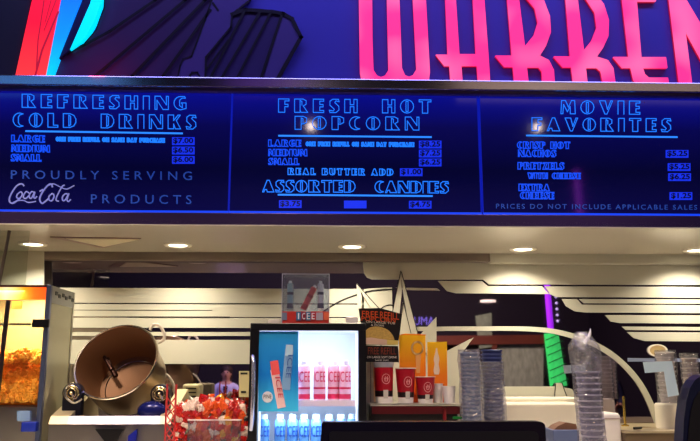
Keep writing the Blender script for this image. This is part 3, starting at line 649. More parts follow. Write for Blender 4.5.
def candy_mesh(c):
    b = MB(); t = bmesh.new(); bmesh.ops.create_grid(t, x_segments=8, y_segments=8, size=.5)
    vs = {}
    up = t; topv = []
    for v in t.verts:
        x, y = v.co.x, v.co.y; e = max(0, (1-(2*x)**4)*(1-(2*y)**4)); v.co = Vector((x*.075, y*.1, .020*e+random.uniform(-.007, .007)))
    bmesh.ops.duplicate(t, geom=t.faces[:]+t.edges[:]+t.verts[:])
    n2 = len(t.verts)//2; t.verts.ensure_lookup_table()
    for v in t.verts[n2:]: v.co.z = -v.co.z
    bmesh.ops.remove_doubles(t, verts=t.verts, dist=.003)
    b.merge(t); return b
cm = {k: mat('candy_wrap_'+k, v, .22, 0, vary=.25, vscale=30, coat=.5, bump=.3, bscale=60) for k, v in cols.items()}
protos = {}
heap = []
slots = []
for c_ in range(10):
    for r_ in range(11): slots.append((179+c_*7.2, 4.06, ZT+.03+r_*.031))
for c_ in range(9):
    for r_ in range(3): slots.append((181+c_*7.6, 4.11+.05*r_, at(200, 404-2*r_, 4.1).z-.01))
for (u, Y, zz) in slots:
    topz = at(u, 401+8*abs((u-212)/32)**1.5, 4.1).z
    if zz > topz: zz = topz
    k = random.choices(['red', 'white', 'orange', 'yellow'], [6, 2.4, 2.6, .2])[0]
    v = zz
    if 205 < u < 236 and random.random() < .3: k = random.choice(['orange', 'orange', 'yellow'])
    p = at(u+random.uniform(-2, 2), 410, Y); p.z = zz+random.uniform(-.008, .008)
    if k not in protos:
        o = candy_mesh(k).build('candy_bag', cm[k]); protos[k] = o
    else: o = protos[k].copy(); C.objects.link(o)
    o.location = p; o.rotation_euler = (random.uniform(.9, 1.9), random.uniform(-.7, .7), random.uniform(-.6, .6)); o.scale = (random.uniform(.42, .66), random.uniform(.42, .66), .6)
    tag(o, {'red': 'glossy red candy bag in the heap in the clear bin', 'white': 'white candy bag in the heap in the clear bin', 'orange': 'orange candy bag in the heap in the clear bin', 'yellow': 'yellow candy bag in the heap in the clear bin'}[k], 'candy bag', k+' candy bags heaped in the clear bin')

# ================================================================== COOLER
YC = 3.95
cz = at(305, 323, YC).z; cx0 = at(250.5, 323, YC).x; cx1 = at(366, 323, YC).x
cl = thing('display_cooler', ((cx0+cx1)/2, 4.2, ZT), 'black framed countertop display cooler with a lit glass door', 'cooler')
YB = 4.5; wl = .035
ins = mat('white_liner', (240, 244, 250), .5)
bk = MB(); bk.box((cx0, YC+.05, ZT), (cx0+.02, YB, cz)); bk.box((cx1-.02, YC+.05, ZT), (cx1, YB, cz)); bk.box((cx0, YC+.05, cz-.02), (cx1, YB, cz)); bk.box((cx0, YB-.02, ZT), (cx1, YB, cz)); bk.box((cx0, YC+.05, ZT), (cx1, YB, ZT+.03))
bk.build('cabinet', black, cl)
ln = MB(); ln.box((cx0+.02, YC+.05, ZT+.03), (cx0+.028, YB-.02, cz-.02)); ln.box((cx1-.028, YC+.05, ZT+.03), (cx1-.02, YB-.02, cz-.02)); ln.box((cx0+.02, YC+.05, cz-.028), (cx1-.02, YB-.02, cz-.02)); ln.box((cx0+.02, YB-.028, ZT+.03), (cx1-.02, YB-.02, cz-.02)); ln.box((cx0+.02, YC+.05, ZT+.03), (cx1-.02, YB-.02, ZT+.04))
ln.build('liner', ins, cl)
dr = thing('x', (0, 0, 0), None, None); bpy.data.objects.remove(dr)
zi1 = at(305, 330.5, YC).z; xi0 = at(258, 380, YC).x; xi1 = at(358.5, 380, YC).x
fb_ = MB()
fb_.box((cx0, YC, zi1), (cx1, YC+.045, cz), .004); fb_.box((cx0, YC, ZT+.01), (cx1, YC+.045, ZT+.06), .004)
fb_.box((cx0, YC, ZT+.06), (xi0, YC+.045, zi1)); fb_.box((xi1, YC, ZT+.06), (cx1, YC+.045, zi1))
door = fb_.build('door', black, cl)
MB().box((xi0, YC+.02, ZT+.06), (xi1, YC+.024, zi1)).build('door_glass', clear('door_glass_clear', (250, 252, 255), .05, .02), door)
hp = [(252.6, 356), (253.6, 362), (253.2, 392), (252.0, 420), (251, 430)]
MB().tube([at(x, y, YC-(.006 if i in (0, 4) else .035)) for i, (x, y) in enumerate(hp)], .010, 12).build('handle', mat('silver_handle', (190, 195, 215), .25, .8), door, True)
led = mat('cooler_led', (255, 255, 255), .5, emit=(225, 238, 255), es=1.6)
for xa in (xi1-.012, xi0+.004): MB().box((xa, YC+.05, ZT+.08), (xa+.008, YC+.062, cz-.05)).build('led_strip', led, cl)
MB().box((cx0+.04, YC+.06, cz-.036), (cx1-.04, YC+.09, cz-.029)).build('led_strip', led, cl)
light('cooler_lamp', 'AREA', ((cx0+cx1)/2, YC+.12, cz-.04), 2.6, (225, 236, 255), .4, (math.radians(18), 0, 0), .08)
light('cooler_lamp_low', 'AREA', ((cx0+cx1)/2, YC+.07, at(300, 414, YC).z-.01), 1.5, (215, 232, 255), .4, (math.radians(50), 0, 0), .03)
# shelves
zs = at(320, 400.5, 4.1).z
MB().box((cx0+.028, YC+.07, zs-.012), (cx1-.028, YB-.03, zs), .002).build('shelf', ins, cl)
MB().box((xi0, YC+.062, zs-.026), (xi1-.012, YC+.07, zs+.004)).build('shelf_edge', mat('pink_edge', (250, 225, 232), .4), cl)
zl = ZT+.041
# door sticker
ym = ramp_mat('blue_poster_print', [(0, (60, 190, 240)), (.45, (16, 120, 205)), (1, (40, 150, 220))], 0, 1, rough=.35)
stk = MB().prism(quad(258.3, 331.3, 298.3, 411.5, YC+.014), .005).build('poster', ym, door); stk['label'] = 'blue printed poster with two frozen drink tubes'
def tubepr(pts, m, nm): MB().ribbon(P(pts, YC+.012), 8.2*YC/768, .002).build(nm, m, stk)
tubepr([(289, 353), (286, 386)], mat('pale_tube_print', (120, 160, 200), .4), 'printed_tube'); tubepr([(275, 373), (281, 404)], mat('red_tube_print', (225, 190, 190), .4), 'printed_tube')
MB().ribbon(P([(274.5, 364.5), (275.5, 371)], YC+.011), 8*YC/768, .002).build('printed_cap', mat('red_cap_print', (225, 90, 90), .4), stk)
MB().ribbon(P([(289.3, 348), (289, 352.5)], YC+.011), 7*YC/768, .002).build('printed_cap', mat('pale_cap_print', (170, 205, 225), .4), stk)
sans(' ICEE', lambda u, v: (at(277+5*(1-v)*-1+3+4*u*.9+0, 377+21*u, YC+.0105), NY), mat('print_red', (200, 60, 80), .4), stk, 'printed_text', dep=.001)
sans(' ICEE', lambda u, v: (at(290.5-5*(1-v)*1+1-2.5*u+1.5, 355+23*u, YC+.0105), NY), mat('print_teal', (60, 100, 170), .4), stk, 'printed_text', dep=.001)
MB().prism(P(arc(267.5, 397, 5.3, 5.6, 0, 345, 22), YC+.012), .002).build('round_badge', mat('badge_white', (225, 232, 240), .4), stk)
sans_px('PINE', 263.6, 394.6, 271.5, 398.4, lead, stk, 'printed_text', Y=YC+.0105, dep=.001)
# frozen drink tubes
def drink_tube(name, body_rgb, print_rgb, cap_rgb, lab, group, h=.195, r=.029):
    t = thing(name, (0, 0, 0), lab, 'drink tube', group)
    bm_ = mat(name+'_body_'+group[:4], body_rgb, .25)
    MB().lathe([(0, 0), (r*.92, 0), (r, .006), (r, h*.80), (r*.86, h*.86), (r*.5, h*.89), (0, h*.89)], 24).build('body', bm_, t, True)
    MB().lathe([(0, h*.88), (r*.62, h*.88), (r*.62, h*.985), (r*.5, h), (0, h)], 20).build('cap', mat(name+'_cap_'+group[:4], cap_rgb, .35), t, True)
    pm = mat(name+'_print_'+group[:4], print_rgb, .35)
    MB().lathe([(r+.0008, h*.04), (r+.0008, h*.16)], 24).lathe([(r+.0008, h*.28), (r+.0008, h*.33)], 24).build('band', pm, t, True)
    sans('ICEE', lambda u, v: (Vector(((r+.001)*math.sin(-1.1+2.2*u), -(r+.001)*math.cos(-1.1+2.2*u), h*(.46+.26*v))), Vector((math.sin(-1.1+2.2*u), -math.cos(-1.1+2.2*u), 0))), pm, t, 'printed_text', dep=.001)
    return proto(t)
tp = drink_tube('drink_tube', (240, 180, 195), (215, 40, 80), (248, 225, 232), 'pink and white frozen drink tube standing on the upper cooler shelf', 'pink drink tubes on the upper cooler shelf', h=.205, r=.031)
xs = [304, 319.5, 333.5, 345]
for i, x in enumerate(xs):
    o = tp if i == 0 else copy_tree(tp); p = at(x, 399, 4.1 if i != 2 else 4.12); o.location = (p.x, p.y, zs+.0005)
    o['label'] = ['leftmost pink frozen drink tube on the upper cooler shelf, partly behind the poster', 'second pink frozen drink tube from the left on the upper cooler shelf', 'third pink frozen drink tube from the left on the upper cooler shelf', 'rightmost pink frozen drink tube on the upper cooler shelf'][i]
tb = drink_tube('drink_tube', (96, 156, 218), (14, 66, 170), (205, 226, 242), 'blue', 'blue drink tubes on the lower cooler shelf', h=.205, r=.028)
zlow = at(305, 414, 4.08).z-.205
MB().box((cx0+.028, YC+.07, zlow-.012), (cx1-.028, YB-.03, zlow-.001), .002).build('shelf', ins, cl)
nth = ['first', 'second', 'third', 'fourth', 'fifth', 'sixth', 'seventh', 'eighth']
for i, x in enumerate([264, 280, 292.5, 304, 316, 329, 341, 352]):
    o = tb if i == 0 else copy_tree(tb); p = at(x, 430, 4.08); o.location = (p.x, p.y, zlow)
    o['label'] = '%s blue frozen drink tube from the left on the lower cooler shelf' % nth[i]

# acrylic display box on the cooler
ax0, ax1 = at(281.5, 320, 4.05).x, at(329, 320, 4.05).x; az = at(305, 274, 4.05).z; ay0, ay1 = 4.05, 4.2
ad = thing('acrylic_display_box', ((ax0+ax1)/2, 4.12, cz), 'clear acrylic display box with an ICEE strip standing on the cooler', 'display box')
w = .004
MB().box((ax0, ay0, cz), (ax1, ay0+w, az)).box((ax0, ay1-w, cz), (ax1, ay1, az)).box((ax0, ay0, cz), (ax0+w, ay1, az)).box((ax1-w, ay0, cz), (ax1, ay1, az)).box((ax0, ay0, az-w), (ax1, ay1, az)).build('clear_case', acryl, ad)
MB().tube([(ax0, ay0, cz), (ax0, ay0, az), (ax1, ay0, az), (ax1, ay0, cz)], .0022, 6).build('polished_edge', mat('acrylic_edge', (190, 190, 200), .2), ad)
zb1 = at(305, 311.5, 4.045).z
MB().box((ax0+.004, ay0-.003, cz+.001), (ax1-.002, ay0+.1, zb1)).build('sign_block', mat('red_sign_print', (205, 52, 44), .5), ad)
for (xa, xb_, c_) in ((282, 287, (120, 130, 150)), (316, 323, (180, 170, 180)), (324, 329, (235, 110, 70))):
    MB().prism(quad(xa, 312.5, xb_, 320, 4.044), .003).build('sign_patch', mat('patch_%d' % xa, c_, .5), ad)
for i, (xa, ch, c_) in enumerate(((296.2, 'I', (30, 110, 150)), (301.2, 'C', (150, 40, 60)), (306.0, 'E', (40, 110, 150)), (310.8, 'E', (190, 40, 50)))):
    s_ = MB().prism(quad(xa, 311.8, xa+4.7, 320.4, 4.043), .003).build('letter_tile', mat('tile_%d' % i, c_, .5), ad)
    sans_px(ch, xa+(1.7 if ch == 'I' else .9), 313, xa+(3.0 if ch == 'I' else 3.9), 319.2, mat('letter_white', (240, 240, 240), .5), s_, 'letter', Y=4.042)
def mini_tube(px, py0, py1, body, pr, lab, lean=0):
    h = (at(px, py1, 4.1)-at(px, py0, 4.1)).length; p = at(px, py0, 4.1); r = .0165
    t = thing('sample_tube', p, lab, 'drink tube', 'sample tubes inside the acrylic box'); M = Matrix.Translation(p) @ Matrix.Rotation(lean, 4, 'Y')
    MB().lathe([(0, 0), (r, 0), (r, h*.88), (r*.6, h*.92), (0, h*.92)], 18, M).build('body', mat('sample_'+lab[:8], body, .3), t, True)
    MB().lathe([(0, h*.9), (r*.6, h*.9), (r*.5, h), (0, h)], 16, M).build('cap', mat('sample_cap', (235, 235, 235), .4), t, True)
    MB().lathe([(r+.0008, h*.02), (r+.0008, h*.2)], 18, M).lathe([(r+.0008, h*.5), (r+.0008, h*.6)], 18, M).build('band', mat('sample_band_'+lab[:8], pr, .4), t, True)
mini_tube(290, 309, 281, (150, 185, 190), (60, 60, 80), 'upright teal sample tube at the left in the acrylic box')
mini_tube(303, 309.5, 282.5, (215, 70, 66), (170, 30, 30), 'leaning red sample tube in the middle of the acrylic box', math.radians(27))
mini_tube(320.5, 309, 281, (225, 228, 230), (70, 70, 90), 'pale white sample tube upright at the right in the acrylic box')
tag(MB().box(at(268, 319.5, 4.1), Vector((at(280, 322, 4.1).x, 4.16, cz+.0005)), .002).build('sticky_pad', white), 'low cream pad on the cooler top left of the acrylic box', 'pad')
tag(MB().box(at(346, 316.8, 4.1), Vector((at(358, 322, 4.1).x, 4.16, cz+.0005)), .004).build('receipt_roll', white), 'small cream block at the right end of the cooler top', 'block')

# ================================================================== POSTERS, CARDS AND CUPS
zsf = at(415, 403.5, 4.12).z
cb = thing('cup_cabinet', (at(415, 420, 4.15).x, 4.35, ZT), 'low dark red cabinet with a thin steel top under the sample cups', 'cabinet')
xa, xb_ = at(371, 404, 4.12).x, at(458, 404, 4.12).x
MB().box((xa, 4.14, ZT), (xb_, 4.6, zsf-.012)).build('body', mat('black_cabinet', (20, 14, 16), .4), cb)
MB().box((xa-.006, 4.1, zsf-.012), (xb_+.01, 4.62, zsf), .003).build('top', steel, cb)
MB().prism(quad(372, 406.5, 460, 414, 4.135), .006).build('upper_rail', mat('maroon_rail', (110, 24, 34), .35), cb)
MB().box(at(443, 408, 4.12), at(446, 420, 4.138), .004).build('handle', mat('red_lever', (120, 20, 28), .4), cb)
MB().prism(quad(453, 416.5, 462, 419, 4.13), .006).build('indicator', mat('green_led', (14, 80, 30), .4, emit=(20, 110, 40), es=.4), cb)
struct('trim_32', MB().box(at(366.5, 346, 4.3), at(373.5, 446, 4.34)), cream)
def sheet(pts, Y, m, name, par, dy=.004): return MB().prism(P(pts, Y), dy).build(name, m, par)
bp_ = mat('black_poster_stock', (16, 12, 18), .45)
# thick board on its own stand
ps = thing('popcorn_poster', Vector((at(380, 345, 4.2).x, 4.27, zsf)), 'black promotional poster picturing a popcorn tub, reading ON LARGE TUB', 'poster')
sheet([(358.5, 308.5), (380, 308), (402, 314), (400.3, 330), (398, 345), (364.5, 345), (364.5, 325.5), (361, 324)], 4.26, bp_, 'board', ps, .006)
MB().box(at(380, 342, 4.272), Vector((at(382, 342, 4.272).x, 4.28, zsf)), .001).build('stand', acryl, ps)
orm = mat('orange_print', (225, 90, 40), .5); cwm = mat('white_print', (225, 220, 210), .5)
sans_px('FREE', 362, 310.8, 378, 316.6, orm, ps, 'title_text', Y=4.257, slope=.8); sans_px('REFILL', 380, 311.4, 399, 317.8, orm, ps, 'title_text', Y=4.257, slope=2)
sans_px('POPCORN', 361.5, 316.2, 395.5, 320.6, orm, ps, 'title_text', Y=4.257, slope=2)
sans_px('ON LARGE TUB', 366, 320.6, 395, 322.8, cwm, ps, 'subtitle_text', Y=4.257, slope=1.6); sans_px('& MORE', 371, 324.0, 384, 325.7, cwm, ps, 'subtitle_text', Y=4.257, slope=.8)
pile = cat([(364.5, 339), (364.5, 333), (368, 328.5), (374, 326.5), (381, 327), (388, 330), (392.5, 335), (394.5, 340)], 4)
sheet(pile, 4.258, mat('popcorn_print', (200, 165, 90), .6, vary=.4, vscale=90), 'printed_popcorn', ps, .002)
sheet([(364.8, 338), (371, 337.5), (380, 339), (394, 340.5), (394, 344.6), (365, 344.4)], 4.2565, mat('tub_print', (225, 190, 175), .6), 'printed_tub', ps, .002)
sheet([(387, 339.8), (398.3, 340.5), (397.8, 344.8), (387, 344.6)], 4.255, mat('yellow_print', (225, 200, 110), .6), 'printed_patch', ps, .002)
ps2 = thing('drink_poster', Vector((at(380, 362, 4.17).x, 4.17, zsf)), 'black promotional poster reading ON LARGE SOFT DRINK below the popcorn poster', 'poster')
sheet([(364.5, 345.3), (398, 346), (399, 362.3), (365, 362)], 4.235, bp_, 'board', ps2, .006)
MB().box(at(370, 361, 4.245), Vector((at(371, 342, 4.25).x, 4.255, zsf)), .001).build('stand', acryl, ps2)
sans_px('FREE REFILL', 368, 347.3, 396, 354.2, mat('dull_orange_print', (130, 58, 40), .5), ps2, 'title_text', Y=4.233, slope=.3)
sans_px('ON LARGE SOFT DRINK', 367, 356, 397, 358.2, cwm, ps2, 'subtitle_text', Y=4.233, slope=.2); sans_px('SAME DAY', 375, 359.6, 389, 361, cwm, ps2, 'subtitle_text', Y=4.233)
ogm = ramp_mat('orange_card_print', [(0, (232, 96, 24)), (.45, (245, 130, 20)), (1, (255, 200, 20))], 0, 1, rough=.45)
cd1 = thing('orange_card', Vector((at(412, 404, 4.3).x, 4.3, zsf)), 'yellow and orange folded card with a white ring and cup behind the red cups', 'card')
sheet([(399, 335), (425.5, 335.5), (426, 404), (400, 404)], 4.29, ogm, 'front', cd1, .003)
sheet([(399, 335), (405, 333.5), (426, 334.5), (425.5, 335.5)], 4.31, MC['orange_card_print'], 'back', cd1, .003)
wpm = mat('pale_card_print', (250, 215, 160), .5)
MB().ribbon(P(arc(417.5, 348, 5.6, 6.2, 0, 340, 20), 4.287), .009, .002, closed=True).build('printed_ring', wpm, cd1)
sheet([(415.5, 355), (421, 355), (420, 373), (416.5, 373)], 4.287, mat('card_cup_print', (245, 180, 110), .5), 'printed_cup', cd1, .002)
cd2 = thing('orange_card', Vector((at(437, 404, 4.27).x, 4.27, zsf)), 'orange card with a pale bottle outline, right of the ringed card', 'card')
sheet([(427.3, 342), (447, 341.8), (447.5, 404), (428, 404)], 4.26, ogm, 'front', cd2, .003)
bt = cat([(436, 348), (435.5, 352), (433.8, 359), (434.6, 364), (433.6, 370), (434.4, 374.5)], 3); bt = bt + [(873.2-x, y) for x, y in bt[::-1]]
sheet(bt, 4.257, mat('bottle_print', (240, 215, 190), .5), 'printed_bottle', cd2, .002)
cd3 = thing('orange_card', Vector((at(370, 404, 4.33).x, 4.33, zsf)), 'faded orange card behind the tall red cup beside the cooler', 'card')
sheet([(366.5, 362), (380, 362), (380, 404), (366.5, 404)], 4.34, ramp_mat('faded_card_print', [(0, (225, 215, 180)), (.5, (220, 150, 90)), (1, (225, 120, 40))], 0, 1), 'front', cd3, .003)

cupred = mat('cup_red', (158, 14, 34), .35); cupw = mat('cup_white', (225, 220, 215), .4); cupk = mat('cup_black', (24, 10, 14), .4)
def cup(px, ytop, ybot, wtop, wbot, Y, lab, red=True, lid=False):
    z0 = zsf+.0006; h = at(px, ytop, Y).z-z0; rt = wtop/2*Y/768; rb = wbot/2*Y/768; x = at(px, (ytop+ybot)/2, Y).x
    t = thing('paper_cup', (x, Y, z0), lab, 'cup', 'sample cups on the steel top'); M = Matrix.Translation((x, Y, z0))
    R_ = lambda u: rb+(rt-rb)*u
    if red:
        MB().lathe([(rb-.003, .002), (rb, .0), (R_(.16), h*.16)], 32, M).build('white_base', cupw, t, True)
        MB().lathe([(R_(.16), h*.16), (R_(.98), h*.98), (R_(.98)-.003, h*.98), (R_(.2)-.003, h*.2), (0, h*.19)], 32, M).build('cup_body', cupred, t, True)
        MB().lathe([(R_(a)+.0007, h*a) for a in (.17, .25, .31)], 32, M).build('dark_band', cupk, t, True)
        def cyl(u, v, a0, a1, v0, v1, o=.0014):
            a = a0+(a1-a0)*u; vv = v0+(v1-v0)*v; r = R_(vv)+o; return (Vector((x+r*math.sin(a), Y-r*math.cos(a), z0+h*vv)), Vector((math.sin(a), -math.cos(a), 0)))
        def patch(a0, a1, v0, v1, m, nm):
            b = MB(); t_ = bmesh.new(); g = [[t_.verts.new(cyl(i/6, j/4, a0, a1, v0, v1)[0]) for i in range(7)] for j in range(5)]
            for j in range(4):
                for i in range(6): t_.faces.new((g[j][i], g[j][i+1], g[j+1][i+1], g[j+1][i]))
            b.merge(t_); b.build(nm, m, t)
        patch(-.12, .42, .12, .33, mat('cup_patch', (190, 185, 175), .4), 'printed_patch')
        rg = MB(); ring = []
        for k in range(24):
            a = 2*PI*k/24; ring.append(cyl(0, 0, .18+.48*math.cos(a)*.9, 0, .60+.0+ (rt*.48/h)*math.sin(a), 0, .001)[0])
        rg.tube(ring, .0016, 6, True)
        pa_ = [cyl(0, 0, .18+dx, 0, .60+dy*rt/h, 0, .001)[0] for dx, dy in ((-.2, .12), (-.05, -.05), (-.08, .25), (.05, .05), (.15, .25), (.12, -.05), (.22, .1), (.1, -.22), (-.1, -.22))]
        rg.tube(pa_, .0022, 6, True); rg.build('ring_logo', mat('cup_logo', (215, 150, 150), .4), t, True)
    else:
        MB().lathe([(0, .003), (rb, 0), (rt, h*.98), (rt-.003, h*.98), (rb-.002, .006)], 32, M).build('cup_body', cupw, t, True)
    MB().lathe([(rt-.003, h*.975), (rt+.003, h*.975), (rt+.0035, h), (rt-.002, h)], 32, M, True).build('rim', white, t, True)
    if lid: MB().lathe([(R_(.9)+.001, h*.885), (rt+.004, h*.985), (rt+.004, h*1.01), (rt-.004, h*1.015), (0, h*1.0)], 32, M).build('lid', mat('grey_lid', (150, 150, 155), .3), t, True)
    return t
cup(383.8, 362.8, 403, 19.5, 16.5, 4.17, 'tallest red paper cup with a grey rim, left of the three red cups', lid=True)
cup(405.6, 367.8, 403, 20, 14.5, 4.17, 'middle sized red paper cup with white rim between the other two red cups')
cup(425.2, 376.5, 403, 19.5, 14, 4.17, 'smallest of the three red paper cups, right of the others')
cup(438, 383.5, 403, 9.5, 9, 4.22, 'small plain white cup right beside the smallest red cup', False)
cup(449, 386, 403, 13, 10.5, 4.17, 'short white cup with open rim at the right end of the steel top', False)

# ================================================================== CUP STACKS IN BAGS
def cup_stack(px, ytop, Y, zbase, wpx, m, lab, group, step=.021, lean=0, hcup=.05, tip=None):
    p = at(px, ytop, Y); r = wpx/2*Y/768; n = max(3, int((p.z-hcup-zbase)/step)); x0 = p.x
    first = None
    for k in range(n+1):
        z = zbase+.0005+k*step
        if first is None:
            b = MB().lathe([(0, 0), (r*.78, 0), (r*.92, hcup*.84), (r*.90, hcup*.84), (r*.76, .004), (0, .004)], 26)
            o = b.build('stacked_cup', m[0], None, True); first = o
            o.location = (x0, Y, z); rimo = MB().lathe([(r*.92, hcup*.84), (r*1.01, hcup*.88), (r*1.01, hcup*.97), (r*.95, hcup), (r*.90, hcup*.96)], 26, None, True)
            bmesh.ops.translate(rimo.bm, vec=(x0, Y, z), verts=rimo.bm.verts); rimo = rimo.build('rim', m[1], o, True)
        else:
            o = first.copy(); C.objects.link(o); q = rimo.copy(); C.objects.link(q); q.parent = o
        o.location = (x0+lean*(z-zbase)+random.uniform(-.0015, .0015), Y, z); tag(o, lab, 'cup', group)
    return x0, r, zbase, p.z
def sleeve(x0, Y, r, z0, z1, lab, open_top=0, lean=0, amp=.006, seed=0, top_r=None):
    t = bmesh.new(); n = 30; rows = 34; g = []
    for j in range(rows+1):
        u = j/rows; z = z0+.001+(z1-z0+open_top)*u; row = []
        rr = r*1.12
        if open_top and z > z1:
            q = (z-z1)/open_top; rr = r*(1.12+.18*math.sin(q*PI*.9)-.75*max(0, q-.55)/.45)
        for k in range(n):
            a = 2*PI*k/n; d = noise.noise(Vector((math.cos(a)*1.6+seed, math.sin(a)*1.6, z*11)))*amp + noise.noise(Vector((math.cos(a)*5+seed, math.sin(a)*5, z*45)))*amp*.7
            row.append(t.verts.new((x0+lean*(z-z0)+(rr+d)*math.cos(a), Y+(rr+d)*math.sin(a), z)))
        g.append(row)
    for j in range(rows):
        for k in range(n): t.faces.new((g[j][k], g[j][(k+1) % n], g[j+1][(k+1) % n], g[j+1][k]))
    b = MB().merge(t); o = b.build('plastic_bag', bag, smooth=True, ang=50); return tag(o, lab, 'plastic bag')
mixc = (mat('blue_mottled_cup', (62, 92, 140), .45, vary=.7, vscale=45), mat('mottled_rim', (92, 110, 150), .4, vary=.6, vscale=40))  # cup bodies darker than rims: shade between nested cups put into colour
bluec = (mat('navy_blue_cup', (40, 50, 112), .4, vary=.35, vscale=30), mat('navy_rim', (62, 74, 135), .4))
palec = (mat('pale_blue_cup', (135, 132, 162), .4, vary=.5, vscale=22), mat('pale_rim', (180, 176, 198), .4, vary=.2, vscale=20))
greyc = (mat('pale_grey_cup', (182, 172, 168), .4), mat('grey_rim', (208, 200, 194), .4))
tanc = (mat('tan_grey_cup', (160, 138, 126), .45), mat('tan_rim', (186, 166, 154), .4))
a = cup_stack(470.5, 352, 4.1, ZT, 20, mixc, 'mottled blue paper cup in the bagged stack beside the small white cups', 'mottled blue cups in the left bagged stack', lean=-.01)
sleeve(a[0], 4.1, a[1], a[2], a[3]+.012, 'crinkled clear bag around the mottled blue cup stack', lean=-.01, seed=1, amp=.009)
a = cup_stack(491.5, 347, 4.3, ZT, 21, bluec, 'dark blue paper cup in the stack poking out of its bag', 'dark blue cups in the second bagged stack')
sleeve(a[0], 4.3, a[1], a[2], at(490, 362, 4.3).z, 'clear bag slipped down around the dark blue cup stack', seed=4, amp=.008)
a = cup_stack(589, 368, 3.6, ZT, 24, palec, 'pale blue paper cup in the tall bagged stack at the right', 'pale blue cups in the tall bagged stack', step=.026, lean=-.015)
sleeve(a[0], 3.6, a[1], a[2], a[3], 'tall clear plastic bag with open crumpled top around the pale blue cups', open_top=at(589, 332, 3.6).z-a[3], lean=-.03, seed=9, amp=.011)
MB_ = MB().tube([at(x, y, 3.57) for x, y in cat([(584, 343), (588, 338), (590, 333), (590.5, 328.5)], 3)], [.010, .010, .010, .009, .008, .007, .006, .004, .003, .002])
tag(MB_.build('bag_twist', mat('bag_white', (225, 225, 235), .3), smooth=True), 'twisted white tip of the tall plastic bag', 'bag tie')

# ================================================================== RIGHT PART OF THE COUNTER
rs = thing('white_riser', (at(520, 420, 4.5).x, 4.6, ZT), 'stepped glossy white riser behind the dark register', 'riser')
z1 = at(530, 397, 4.75).z; z2 = at(530, 403, 4.4).z
wg = mat('glossy_white', (240, 234, 218), .18)
MB().box((at(470, 400, 4.7).x, 4.62, ZT), (at(578, 400, 4.7).x, 4.89, z1), .01).build('upper_step', wg, rs)
MB().box((at(499, 400, 4.4).x, 4.4, ZT), (at(581, 400, 4.4).x, 4.615, z2), .02, 3).build('lower_step', wg, rs)
nb = thing('napkin_box', (at(568, 440, 4.1).x, 4.1, ZT), 'low blue box with a brown open top beside the tall bagged cups', 'box')
zn = at(568, 430, 4.0).z
MB().box((at(553, 430, 4.0).x, 4.0, ZT), (at(579, 430, 4.0).x, 4.2, zn), .004).build('box_body', mat('blue_grey_card', (90, 104, 140), .5), nb)
MB().prism([Vector((at(554, 430, 4.03).x, 4.03, zn)), Vector((at(578, 430, 4.03).x, 4.03, zn)), at(576, 424, 4.03), at(566, 422.5, 4.03), at(558, 426, 4.03)], .12).build('napkins', mat('brown_napkin', (120, 84, 60), .7), nb)
wb = thing('white_carton', (at(607, 440, 4.3).x, 4.35, ZT), 'rounded cream white container right of the tall bagged cups', 'container')
MB().box((at(600, 430, 4.25).x, 4.25, ZT), (at(622, 430, 4.25).x, 4.5, at(610, 413, 4.25).z), .02, 3).build('carton_body', white, wb, True)
MB().box((at(601, 430, 4.25).x, 4.247, at(610, 419, 4.25).z), (at(622, 430, 4.25).x, 4.26, at(610, 418, 4.25).z)).build('seam', tanc[1], wb)
cs = thing('prep_shelf', (at(650, 440, 4.4).x, 4.5, ZT), 'brushed metal prep shelf at the right with a dark front edge', 'shelf')
zq = at(650, 431, 4.2).z
MB().box((at(625, 430, 4.2).x, 4.2, zq-.012), (at(760, 430, 4.2).x, 4.88, zq), .003).build('top', mat('beige_steel', (190, 175, 140), .35, .5), cs)
MB().box((at(625, 430, 4.2).x+.004, 4.21, ZT), (at(760, 430, 4.2).x-.01, 4.87, zq-.012)).build('shelf_body', mat('brown_cabinet_face', (110, 92, 66), .5), cs)
kn = thing('serving_knife', (at(645, 426, 4.5).x, 4.42, zq), 'small knife with dark handle lying on the prep shelf', 'knife')
ka, kb2, kc = atz(634, 428.3, zq+.008), atz(641, 427.8, zq+.008), atz(657, 427.6, zq+.006)
MB().tube([ka, kb2], .007).build('handle', black, kn, True); MB().prism([kb2, kc, kc+Vector((0, 0, .002)), kb2+Vector((0, 0, .006))], .014).build('blade', MC['bright_steel'], kn)
post = thing('brass_post', (at(623, 424, 4.6).x, 4.6, zq), 'slim brass post with a round base on the prep shelf', 'post')
M = Matrix.Translation((at(623.5, 424, 4.6).x+.01, 4.6, zq)); hh = at(623, 396, 4.6).z-zq
MB().lathe([(0, 0), (.022, 0), (.022, .006), (.006, .012), (0, .012)], 24, M).build('base', mat('brass', (200, 170, 90), .25, .9), post, True)
MB().lathe([(0, .01), (.007, .01), (.007, hh-.01), (.003, hh), (0, hh)], 16, M).build('rod', MC['brass'], post, True)
